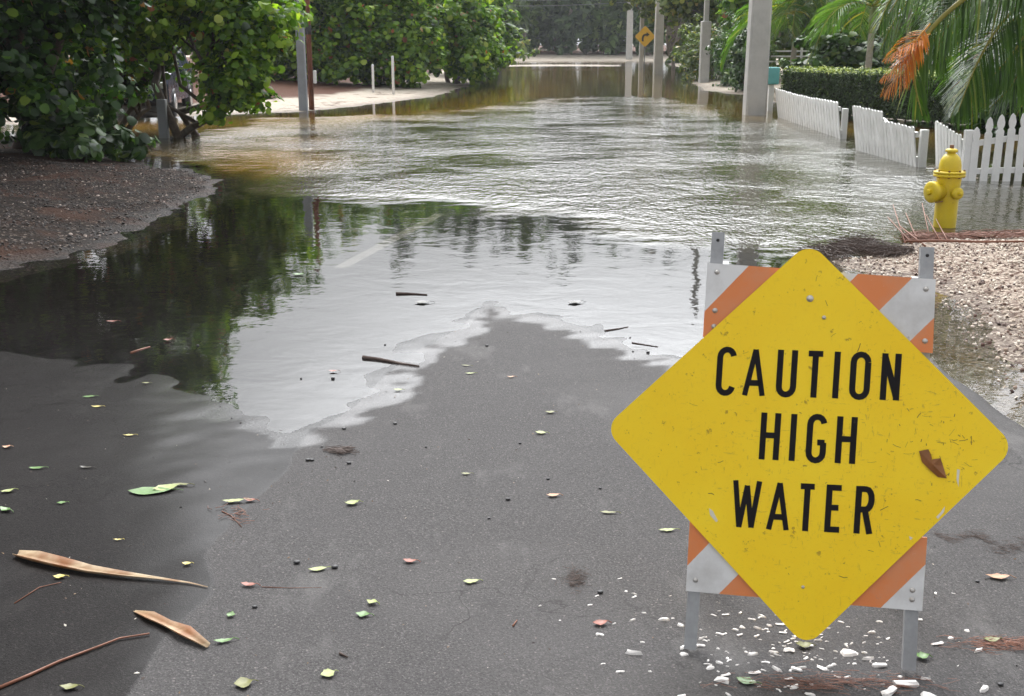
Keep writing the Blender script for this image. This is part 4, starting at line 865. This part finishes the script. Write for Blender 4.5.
    for i, pts in enumerate([[(957, 469), (960, 470), (959, 477), (958.5, 487), (956.5, 480)], [(940, 513), (945, 506), (944, 512), (938, 519), (936, 517)], [(709, 508), (713, 511), (718, 521), (716, 522), (710, 515)], [(909, 536), (913, 538), (910, 540)]]):
        mb = MB(); mb.prism([pl(x, y, .0206) for x, y in pts], .0205, .0209+i*.0001, M); mb.build('paint_chip', M_FL, sp)
    mb = MB(); r = random.Random(77)
    for i in range(95):
        if i < 45: x, y = r.gauss(935, 32), r.gauss(445, 28)
        else: x, y = r.uniform(640, 980), r.uniform(270, 620)
        if abs(x-809)+abs(y-446)*1.0 > 182: continue
        a = r.uniform(0, 6.28); l = r.choice([2, 3, 4, 6, 9]); p0 = pl(x, y, .0206); p1 = pl(x+math.cos(a)*l*.6, y+math.sin(a)*l*.6+r.uniform(-1, 1), .0206); p2 = pl(x+math.cos(a)*l, y+math.sin(a)*l, .0206)
        if (Vector(p0)-Vector(p2)).length < .002: continue
        ribbon(mb, [p0, p1, p2], r.uniform(.0007, .0022), .02055, .02062+i*.000001, M)
    sp.data.materials.append(worn('scuff_mark', (.22, .13, .02), (.08, .05, .01), .7, 60, .8)); bm = bmesh.new(); bm.from_mesh(sp.data); vv_ = [bm.verts.new(q_) for q_ in mb.v]
    for f_ in mb.f: bm.faces.new([vv_[i] for i in f_]).material_index = 1
    bm.to_mesh(sp.data); bm.free()
    # moss and litter at the right foot are separate things
    return O, U, V, N
BO = barricade()

# ------------------------------------------------------------------ litter
def leafthing(px_, py_, L_, W_, ang, col, label, curl=.15, stem=True, name='fallen_leaf', cat='leaf', shape='oval', z=None):
    p = G(px_, py_); zz = zsurf(p.x, p.y) if z is None else z; r = random.Random(px_*7+py_)
    n = 7; vs = []; fs = []
    for i in range(n+1):
        t = i/n; w = math.sin(math.pi*min(1, max(0, t)))**(.7 if shape == 'round' else 1.0)*W_/2*(1+r.uniform(-.28, .2)); w = max(w, .0008)
        zc = .004+curl*L_*(abs(t-.5)*2)**2*.5+r.uniform(0, .002); x = (t-.5)*L_
        vs += [(x, -w, zc+curl*w*.8), (x, -w*.35, zc+.0015), (x, w*.35, zc), (x, w, zc+curl*w*.7)]
    for i in range(n):
        for j in range(3): fs.append((i*4+j, i*4+j+1, i*4+5+j, i*4+4+j))
    mb = MB(); mb.add(vs, fs, True)
    if stem: mb.tube([(L_*.5, 0, .006+curl*L_*.5), (L_*.66, .004, .006), (L_*.78, .0, .004)], .0013, 4)
    o = mb.build(name, LM[col], None, (p.x, p.y, zz)); o.rotation_euler = (0, 0, R(ang)); tag(o, label, cat); return o
LM = {'green': worn('fresh_green_leaf', (.075, .17, .025), (.04, .09, .02), .4, 40, .5), 'pale': worn('pale_yellow_green_leaf', (.27, .31, .10), (.15, .18, .05), .5, 40, .5), 'red': worn('red_brown_leaf', (.24, .065, .035), (.12, .04, .025), .5, 40, .6),
      'tan': worn('tan_leaf', (.42, .24, .14), (.26, .13, .08), .6, 40, .6), 'olive': worn('olive_leaf', (.14, .14, .03), (.07, .07, .02), .5, 40, .6), 'dark': worn('dark_wet_leaf', (.035, .03, .018), (.015, .012, .01), .35, 40, .6), 'yellow': worn('yellow_leaf', (.42, .35, .08), (.26, .20, .05), .5, 40, .5)}
LV = [(150, 494, .16, .085, 5, 'green', 'largest green leaf lying left of centre on the wet asphalt', .05), (166, 491, .10, .07, 25, 'pale', 'pale green leaf resting against the largest green leaf', .12), (181, 487, .07, .025, -5, 'olive', 'thin olive leaf just right of the largest green leaf', .1),
      (86, 470, .055, .022, -12, 'dark', 'narrow dark leaf above and left of the largest green leaf', .1), (37, 471, .06, .028, 4, 'green', 'narrow green leaf near the left edge above the palm sheath', .08), (129, 437, .05, .02, 2, 'yellow', 'thin yellow leaf straight above the largest green leaf', .06), (89, 398, .06, .03, 8, 'green', 'small green leaf floating below the brown bank', .06), (97, 408, .05, .022, 0, 'yellow', 'small yellowish leaf just below a green leaf on the dark water', .06),
      (62, 506, .035, .022, 5, 'green', 'tiny green leaf left of the largest green leaf', .1), (8, 495, .05, .026, 30, 'pale', 'pale leaf at the left edge, upper of two', .2), (6, 514, .055, .028, -30, 'green', 'curled green leaf at the left edge, lower of two', .3), (7, 450, .035, .03, 10, 'tan', 'orange brown leaf at the left edge', .25),
      (234, 504, .085, .03, 10, 'pale', 'long pale leaf with the red tip beside small twigs', .12), (250, 503, .05, .028, -15, 'red', 'reddish leaf beside the long pale leaf', .2), (168, 341, .055, .04, 30, 'red', 'red leaf standing on the dark wet road', .35), (146, 384, .04, .02, 0, 'olive', 'small olive leaf left in the dark reflection', .1), (112, 322, .07, .03, 5, 'red', 'reddish leaf floating near the brown bank', .1),
      (352, 507, .055, .04, 20, 'pale', 'pale green crumpled leaf in the middle of the road', .3), (541, 436, .05, .035, -10, 'pale', 'pale green leaf left of the sign, upper middle of the road', .2), (553, 500, .05, .03, 5, 'tan', 'tan leaf left of the yellow diamond', .25), (608, 517, .06, .022, -8, 'olive', 'thin olive leaf near the left point of the diamond', .1), (550, 415, .045, .03, 5, 'olive', 'olive leaf near the puddle, left of the diamond', .2),
      (318, 574, .06, .034, 14, 'pale', 'pale oval leaf in the middle foreground', .1), (410, 566, .045, .03, -6, 'red', 'rust coloured leaf in the middle foreground', .25), (471, 587, .05, .03, 10, 'pale', 'pale green leaf right of the rust coloured one', .15), (372, 608, .035, .03, -25, 'pale', 'small cupped pale leaf, upper of the two in the foreground', .35), (363, 620, .045, .035, -10, 'green', 'small green scrap below the cupped pale leaf', .2), (328, 681, .04, .045, 30, 'pale', 'pale leaf at the bottom edge', .15),
      (231, 621, .03, .024, 80, 'green', 'tiny bright green leaf right of the short palm sheath', .3), (224, 647, .055, .022, 15, 'green', 'thin green leaf at the tip of the short palm sheath', .2), (187, 568, .03, .025, 0, 'yellow', 'tiny yellow scrap below the long palm sheath tip', .2), (60, 582, .04, .03, 0, 'yellow', 'yellow leaf below the long palm sheath', .15), (249, 590, .05, .026, -8, 'red', 'pinkish leaf with a thin stem right of the long palm sheath', .25),
      (118, 544, .03, .012, 0, 'yellow', 'sliver of yellow leaf above the long palm sheath', .1), (244, 691, .05, .05, 20, 'olive', 'olive leaf cut by the bottom edge of the picture', .2), (70, 694, .05, .03, 0, 'olive', 'olive scrap at the bottom left edge', .2), (667, 535, .06, .024, 4, 'pale', 'pale thin leaf left of the barricade', .08), (746, 688, .055, .035, -25, 'green', 'bright green leaf among the white chips below the sign', .1), (803, 652, .045, .035, 0, 'olive', 'olive leaf directly under the lowest point of the diamond', .3),
      (921, 663, .04, .035, 0, 'green', 'green mossy leaf at the right foot of the barricade', .4), (997, 581, .075, .04, -4, 'tan', 'large tan leaf on the asphalt right of the barricade', .2), (991, 645, .05, .03, 4, 'olive', 'olive leaf on the needle litter right of the barricade', .2), (600, 630, .045, .035, 10, 'red', 'dark red leaf under a white chip left of the barricade', .3),
      (575, 303, .10, .09, 20, 'dark', 'dark curled leaf lying in the shallow bright puddle', .12), (422, 303, .11, .08, 10, 'dark', 'dark leaf at the puddle edge below the short black stick', .1), (470, 375, .05, .02, 5, 'pale', 'small pale leaf on the dry point of asphalt', .1), (466, 367, .05, .02, -15, 'olive', 'small olive leaf on the dry point beside a pale one', .1), (511, 379, .04, .02, 5, 'tan', 'small tan leaf right of the dry asphalt point', .2),
      (398, 391, .045, .03, 0, 'pale', 'pale leaf just below the thick dark twig', .2), (466, 477, .04, .02, 0, 'olive', 'faint olive leaf in the middle of the road', .1), (333, 372, .05, .025, 0, 'red', 'orange red leaf left of the thick dark twig', .25), (298, 275, .09, .07, 0, 'green', 'green leaf floating in the pole reflection', .15), (926, 268, .12, .06, 10, 'olive', 'olive leaf on the shell gravel beside the right upright', .3), (983, 240, .2, .09, 5, 'olive', 'yellowish leaf on the shell gravel behind the palm stalk', .3), (921, 188, .001, .001, 0, 'dark', '', .1)]
for a in LV:
    if a[6]: leafthing(a[0], a[1], a[2], a[3], a[4], a[5], a[6], a[7])
# palm sheaths
def sheath(pts, widths, label, z=.002, name='palm_sheath'):
    mb = MB(); P_ = [G(x, y) for x, y in pts]; o0 = P_[0].copy(); z0 = zsurf(o0.x, o0.y); vs = []; fs = []; n = len(P_)
    for i, p in enumerate(P_):
        d = (P_[min(i+1, n-1)]-P_[max(i-1, 0)]).normalized(); s = Vector((-d.y, d.x, 0)); w_ = widths[i]
        for j, (a, b) in enumerate(((-1, .9), (-.6, .25), (0, .05), (.6, .3), (1, 1.0))): vs.append(p-o0+s*a*w_/2+Vector((0, 0, z+b*w_*.45)))
    for i in range(n-1):
        for j in range(4): fs.append((i*5+j, i*5+j+1, i*5+6+j, i*5+5+j))
    mb.add(vs, fs, True); me = mb.mesh(name); o = link(name, me, M_SH, None, (o0.x, o0.y, z0)); so = o.modifiers.new('s', 'SOLIDIFY'); so.thickness = .0015
    tag(o, label, 'palm sheath'); return o
k = NT('dry_palm_sheath'); v = k.obj(); mp_ = k.n('ShaderNodeMapping', Vector=v); mp_.inputs['Scale'].default_value = (4, 60, 30); n = k.noise(mp_.outputs[0], 1.5, 4, .6); n2 = k.noise(v, 7, 3)
c = k.mix(k.rng(n2, .45, .66), (.50, .39, .25, 1), (.24, .09, .025, 1)); c = k.mix(k.rng(n, .4, .7, 0, .5), c, (.20, .09, .03, 1)); M_SH = k.done(k.pr(Base__Color=c, Roughness=.55, Normal=k.bump(n, .3, .003)))
sheath([(17, 560), (35, 565), (60, 571), (90, 577), (125, 581), (160, 584), (190, 588), (208, 592)], [.03, .052, .05, .038, .026, .012, .007, .004], 'long dry orange and cream palm sheath lying at the left edge')
sheath([(135, 617), (150, 624), (168, 632), (185, 641), (208, 653)], [.008, .035, .03, .045, .02], 'short broad dry palm sheath at the bottom left')
M_TW = worn('dark_twig', (.06, .035, .025), (.025, .015, .012), .7, 20, .6); M_TWR = worn('red_brown_twig', (.20, .075, .04), (.09, .035, .02), .6, 20, .6)
def twig(pts, rad, label, m=None, name='twig', lift=0.0, z=None):
    P_ = []; lift = lift-rad*.9 if rad > .0055 and len(pts[0]) < 3 and name == 'twig' else lift
    for q in pts:
        g = G(q[0], q[1]); zz = zsurf(g.x, g.y)+rad+(q[2] if len(q) > 2 else 0)+lift; P_.append(Vector((g.x, g.y, zz)))
    o0 = P_[0].copy(); mb = MB(); mb.tube([p-o0 for p in P_], [rad*(1-.5*i/(len(P_)-1)) for i in range(len(P_))], 6, jit=.1); o = mb.build(name, m or M_TW, None, o0); tag(o, label, 'twig'); return o
twig([(0, 695), (30, 682), (60, 668), (95, 655), (120, 645), (150, 640)], .005, 'long thin reddish stem curving up from the bottom left corner', M_TWR)
twig([(363, 358), (380, 360), (400, 364), (419, 367)], .014, 'thick dark stick on the shore of the dry asphalt', M_TW)
twig([(131, 353), (140, 350), (150, 347)], .008, 'short pinkish stick on the dark wet road', M_TWR)
twig([(396, 294), (410, 294), (427, 295)], .013, 'short black stick at the edge of the bright puddle')
twig([(222, 514), (232, 519), (242, 530)], .002, 'forked little twig under the long pale leaf', M_TWR)
twig([(262, 591), (290, 592), (322, 592)], .0012, 'hair thin red stem beside the pinkish leaf', M_TWR)
twig([(15, 608), (40, 592), (62, 587)], .002, 'fine brown twig under the long palm sheath', M_TWR)
twig([(340, 660), (348, 664)], .004, 'tiny black stick in the lower middle foreground'); twig([(513, 632), (517, 626)], .003, 'tiny tan stick in front of the barricade', M_TWR)
twig([(605, 331), (618, 329), (628, 327)], .007, 'dark stick lying in the bright puddle left of the sign')
twig([(632, 343), (645, 345), (658, 347)], .006, 'small dark stick at the puddle edge next to the diamond')
twig([(905, 254, .08), (940, 253, .05), (980, 253, .03), (1040, 255, .02), (1090, 256, .0)], .014, 'long orange brown palm stalk lying on the shell gravel', M_TWR, 'palm_stalk')
for i, q in enumerate([[(905, 244, .0), (892, 215, .1)], [(912, 246, 0), (887, 224, .06)], [(918, 244, 0), (905, 222, .08)], [(930, 240, .0), (921, 216, .12)], [(940, 244, 0), (925, 226, .1)], [(925, 250, 0), (899, 232, .05)], [(948, 246, 0), (935, 228, .08)]]):
    twig(q, .007, 'thin red brown stem sticking up out of the debris behind the right upright', M_TWR, 'dry_stem'); o = COL.objects[-1]; o['group'] = 'upright stems behind the barricade'
# berries
mb = MB(); mb.lathe([(.002, .0), (.008, .002), (.011, .009), (.009, .016), (.003, .019)], 10); bm_ = mb.mesh('berry')
for i, (x, y) in enumerate([(489, 522), (322, 448), (344, 430), (349, 465), (308, 462), (395, 425), (426, 449), (1003, 459), (977, 585), (1000, 689), (385, 345), (301, 379), (333, 379), (312, 462), (487, 347), (630, 338), (633, 352), (648, 353), (255, 612), (297, 567), (600, 492), (600, 598), (548, 482), (508, 503), (335, 572), (520, 446), (198, 346), (203, 387)]):
    p = G(x, y); o = bpy.data.objects.new('berry', bm_); COL.objects.link(o); o.location = (p.x, p.y, zsurf(p.x, p.y)); s_ = random.uniform(.4, .85); o.scale = (s_*1.3, s_, s_*.7)
    tag(o, 'small black berry lying loose on the road', 'berry', 'black berries strewn over the road')
bm_.materials.append(M_BLACK)
# white chips
M_CHIP = worn('white_chip', (.80, .78, .76), (.50, .45, .41), .75, 60, .7)
protos = []
for s_ in range(10):
    r = random.Random(s_+50); mb = MB(); Wd = r.uniform(.22, .6)
    if s_ < 4: mb.tube([(-.5, 0, .0), (-.42, r.uniform(-.05, .05), 0), (0, r.uniform(-.12, .12), .03), (.38, r.uniform(-.08, .08), 0), (.5, .02, 0)], [Wd*.3, Wd*.42, Wd*.38, Wd*.45, Wd*.18], 6, jit=.3, smooth=False)
    else:
        n = 7; ot = [(math.cos(6.283*i/n)*.5*r.uniform(.6, 1.1), math.sin(6.283*i/n)*Wd*.6*r.uniform(.5, 1.1)) for i in range(n)]
        lo = [Vector((x, y, -.1)) for x, y in ot]; hi = [Vector((x*r.uniform(.6, .9), y*r.uniform(.6, .9), r.uniform(.03, .22))) for x, y in ot]; tp_ = Vector((0, 0, .2))
        mb.add(lo+hi+[tp_], [(i, (i+1) % n, n+(i+1) % n, n+i) for i in range(n)]+[(n+i, n+(i+1) % n, 2*n) for i in range(n)])
    m_ = mb.mesh('white_chip'); m_.materials.append(M_CHIP); protos.append((m_, Wd))
chips = [(714, 611, .016), (752, 615, .02), (736, 625, .022), (664, 616, .035), (769, 591+30, .02), (632, 650, .05), (620, 668, .02), (752, 650, .032), (710, 664, .03), (708, 660, .02), (723, 676, .045), (729, 690, .02), (755, 669, .03), (728, 654, .014), (718, 644, .014), (778, 666, .035), (794, 683, .032), (849, 649, .055), (870, 654, .04), (880, 661, .034), (826, 665, .024), (838, 672, .016), (907, 680, .055), (890, 688, .045), (929, 692, .05), (925, 674, .03), (979, 645, .035), (938, 600+39, .035), (951, 633, .02), (985, 683, .045), (880, 617, .016), (936, 501, .012), (936, 588, .012), (954, 588, .01), (554, 575, .012), (620, 575, .014), (540, 602, .014), (590, 601, .014), (597, 587+5, .014), (644, 609, .016), (600, 631, .02), (603, 635+25, .012), (633, 616, .02)]
r = random.Random(5); rc = []
while len(chips)+len(rc) < 215:
    if r.random() < .75: x = r.gauss(795, 62); y = r.triangular(596, 692, 640)
    else: x = r.uniform(560, 1020); y = r.uniform(585, 694)
    if abs(x-806) > 140 and r.random() < .5: continue
    rc.append((x, y, r.choice([.006, .008, .010, .013, .016, .02, .026])))
for i, (x, y, s_) in enumerate(chips+rc):
    p = G(x, y, .03); m_, Wd = r.choice(protos); o = bpy.data.objects.new('white_chip', m_); COL.objects.link(o); z = zsurf(p.x, p.y); k_ = r.uniform(.7, 1.3)
    o.location = (p.x, p.y, z+s_*.06); o.scale = (s_*1.15, s_*k_*1.1, s_*.8); o.rotation_euler = (0, 0, r.gauss(0, .5)+(math.pi if r.random() < .5 else 0))
    tag(o, 'small broken white chip scattered on the asphalt around the barricade', 'chip', 'white chips strewn under the sign')
# needle litter, shell gravel, wrack
def strands(name, label, region, n, ln, rad, m, cat, ang=0, aspread=.5, zoff=.003, seed=3, curve=.2, pile=0.0):
    r = random.Random(seed); mb = MB(); o0 = G(*region(r))
    for _ in range(n):
        p = G(*region(r)); z = zsurf(p.x, p.y)+zoff+r.random()*pile; a = R(ang)+r.gauss(0, aspread); L_ = ln*r.uniform(.4, 1.2); d = Vector((math.cos(a), math.sin(a), r.uniform(-.1, .1)*(pile > .02))); s = Vector((-d.y, d.x, 0))
        q = p+Vector((0, 0, z))-Vector((0, 0, p.z)); c = r.uniform(-curve, curve)*L_
        mb.tube([q-o0, q-o0+d*L_*.5+s*c, q-o0+d*L_], rad*r.uniform(.6, 1.3), 3, cap=False)
    o = mb.build(name, m, None, o0); tag(o, label, cat, kind='stuff'); return o
def blob(cx, cy, sx_, sy_): return lambda r: (r.gauss(cx, sx_), r.gauss(cy, sy_))
strands('needle_litter', 'thin line of reddish needles on the asphalt right of the diamond', lambda r: (lambda t: (930+t*95, 534+t*18+5*math.sin(t*11)+r.gauss(0, 1+4*t)))(r.random()), 260, .035, .0005, M_TW, 'litter', -20, .6)
strands('needle_litter', 'reddish needle heap on the asphalt right of the barricade foot', blob(1000, 648, 24, 3.5), 200, .05, .0007, M_TWR, 'litter', -5, .3, pile=.004, seed=4)
strands('needle_litter', 'red brown needle heap at the bottom edge below the sign', blob(812, 688, 48, 4.5), 190, .05, .0007, M_TWR, 'litter', -5, .35, pile=.005, seed=5)
strands('needle_litter', 'small brown needle tuft in front of the barricade', blob(574, 585, 5, 5), 120, .03, .0008, M_TW, 'litter', 30, .8, pile=.004, seed=6)
strands('needle_litter', 'dark needle tuft on the damp asphalt', blob(334, 452, 6, 1.3), 120, .06, .0012, M_TW, 'litter', -2, .35, pile=.006, seed=7)
strands('needle_litter', 'small tangle of twigs below the long pale leaf', blob(233, 517, 8, 5), 28, .05, .0010, M_TWR, 'litter', 20, 1.0, pile=.006, seed=8)
strands('debris_wrack', 'dark tangle of dead needles washed up behind the sign', lambda r: (lambda u: (820+95*u, 252+5*math.sin(u*9)+r.gauss(0, 1.2+4.5*(1-u))))(r.random()**.8), 800, .26, .002, M_TW, 'debris', 160, .7, pile=.05, seed=9)
strands('debris_wrack', 'reddish line of debris along the gravel shore behind the hydrant foot', lambda r: (r.uniform(900, 1080), r.gauss(238, 1.6)), 1500, .16, .0025, M_TWR, 'debris', 0, .5, pile=.035, seed=10)
# shells
def shells():
    r = np.random.default_rng(4); n = 17000; x = r.uniform(2.2, 6.5, n*3); y = r.uniform(3.6, 9.9, n*3); d = sdist(x, y, POLY_SHELL)
    dens = sst(wsum(x, y, .5, 77), -1.2, .6)*sst(d, .0, .5); keep = (d > .02) & (r.random(n*3) < .25+.75*dens); x, y = x[keep][:n], y[keep][:n]; z = z_ground(x, y)
    C_ = np.stack([x, y, z+.006], 1)-np.array([4, 7, 0]); N_ = np.stack([r.normal(size=len(x))*.5, r.normal(size=len(x))*.5-.2, np.ones(len(x))], 1)
    me = leafmesh('shell_gravel', C_, N_, .011+.020*r.random(len(x))**2, (np.array([(-.5, -.35, 0), (.45, -.4, 0), (-.35, .42, 0), (.4, .35, .0), (-.3, -.2, .3), (.3, -.2, .3), (-.2, .2, .32), (.2, .2, .3)]), [(4, 5, 7, 6), (0, 1, 5, 4), (1, 3, 7, 5), (3, 2, 6, 7), (2, 0, 4, 6)]), r.random(len(x)))
    k = NT('shell_fragments'); a = k.attr('tint'); rp_ = k.n('ShaderNodeValToRGB', Fac=a); e = rp_.color_ramp.elements; e[0].color = (.04, .02, .015, 1); e[1].color = (.58, .52, .44, 1); q = e.new(.3); q.color = (.14, .075, .05, 1); q = e.new(.45); q.color = (.32, .25, .19, 1)
    o = link('shell_gravel', me, k.done(k.pr(Base__Color=rp_.outputs[0], Roughness=.7)), None, (4, 7, 0)); tag(o, 'bank of broken pale shells beside the barricade', 'gravel', kind='stuff')
    n = 9000; x = r.uniform(-7.5, -2.8, n*3); y = r.uniform(6.5, 15.5, n*3); d = sdist(x, y, POLY_MUD); keep = (d > .01) & (d < 3) & (r.random(n*3) < .2+.8*sst(wsum(x, y, .8, 78), -.6, 1)); x, y = x[keep][:n], y[keep][:n]; z = z_ground(x, y)
    C_ = np.stack([x, y, z+.005], 1)-np.array([-5, 11, 0]); N_ = np.stack([r.normal(size=len(x))*.5, r.normal(size=len(x))*.5, np.ones(len(x))], 1)
    me = leafmesh('bank_gravel', C_, N_, .012+.022*r.random(len(x))**2, (np.array([(-.5, -.35, 0), (.45, -.4, 0), (-.35, .42, 0), (.4, .35, .0), (-.3, -.2, .3), (.3, -.2, .3), (-.2, .2, .32), (.2, .2, .3)]), [(4, 5, 7, 6), (0, 1, 5, 4), (1, 3, 7, 5), (3, 2, 6, 7), (2, 0, 4, 6)]), r.random(len(x)))
    k = NT('dark_bank_gravel'); a = k.attr('tint'); rp_ = k.n('ShaderNodeValToRGB', Fac=a); e = rp_.color_ramp.elements; e[0].color = (.010, .007, .006, 1); e[1].color = (.34, .27, .23, 1); q = e.new(.65); q.color = (.022, .014, .011, 1); q = e.new(.92); q.color = (.06, .038, .03, 1)
    o = link('bank_gravel', me, k.done(k.pr(Base__Color=rp_.outputs[0], Roughness=.7)), None, (-5, 11, 0)); tag(o, 'dark gravel with pale fragments on the left bank', 'gravel', kind='stuff')
shells()
def grit():
    r = np.random.default_rng(21); n = 5200; x = r.uniform(-4.5, 2.2, n); y = r.uniform(2.3, 9, n)**1.0; d = sdist(x, y, POLY_DRY); keep = (d > .03) & (r.random(n) < .25+.75*sst(wsum(x, y, .9, 91), -.2, 1.2)); x, y = x[keep], y[keep]; z = z_road(x, y)
    C_ = np.stack([x, y, z+.0015], 1); N_ = np.stack([r.normal(size=len(x))*.35, r.normal(size=len(x))*.35, np.ones(len(x))], 1)
    me = leafmesh('road_grit', C_, N_, .004+.012*r.random(len(x))**3, T_OVAL, r.random(len(x)))
    k = NT('grit_and_leaf_crumbs'); a = k.attr('tint'); rp_ = k.n('ShaderNodeValToRGB', Fac=a); e = rp_.color_ramp.elements; e[0].color = (.012, .009, .008, 1); e[1].color = (.50, .47, .42, 1); q = e.new(.55); q.color = (.05, .03, .02, 1); q = e.new(.82); q.color = (.16, .10, .05, 1)
    o = link('road_grit', me, k.done(k.pr(Base__Color=rp_.outputs[0], Roughness=.8))); tag(o, 'fine grit and leaf crumbs strewn over the damp asphalt', 'grit', kind='stuff')
grit()

# ------------------------------------------------------------------ thin damp air
mb = MB(); mb.box((0, 0, 13.5), (1000, 1400, 33)); o = mb.build('haze', None); k = bpy.data.materials.new('damp_air'); k.use_nodes = True; k.node_tree.nodes.clear()
ou = k.node_tree.nodes.new('ShaderNodeOutputMaterial'); vv = k.node_tree.nodes.new('ShaderNodeVolumePrincipled'); vv.inputs['Color'].default_value = (.90, .94, .97, 1); vv.inputs['Density'].default_value = .0004; vv.inputs['Anisotropy'].default_value = .2
k.node_tree.links.new(vv.outputs[0], ou.inputs['Volume']); o.data.materials.append(k); tag(o, 'thin pale damp air over the whole flooded street', 'haze', kind='stuff')
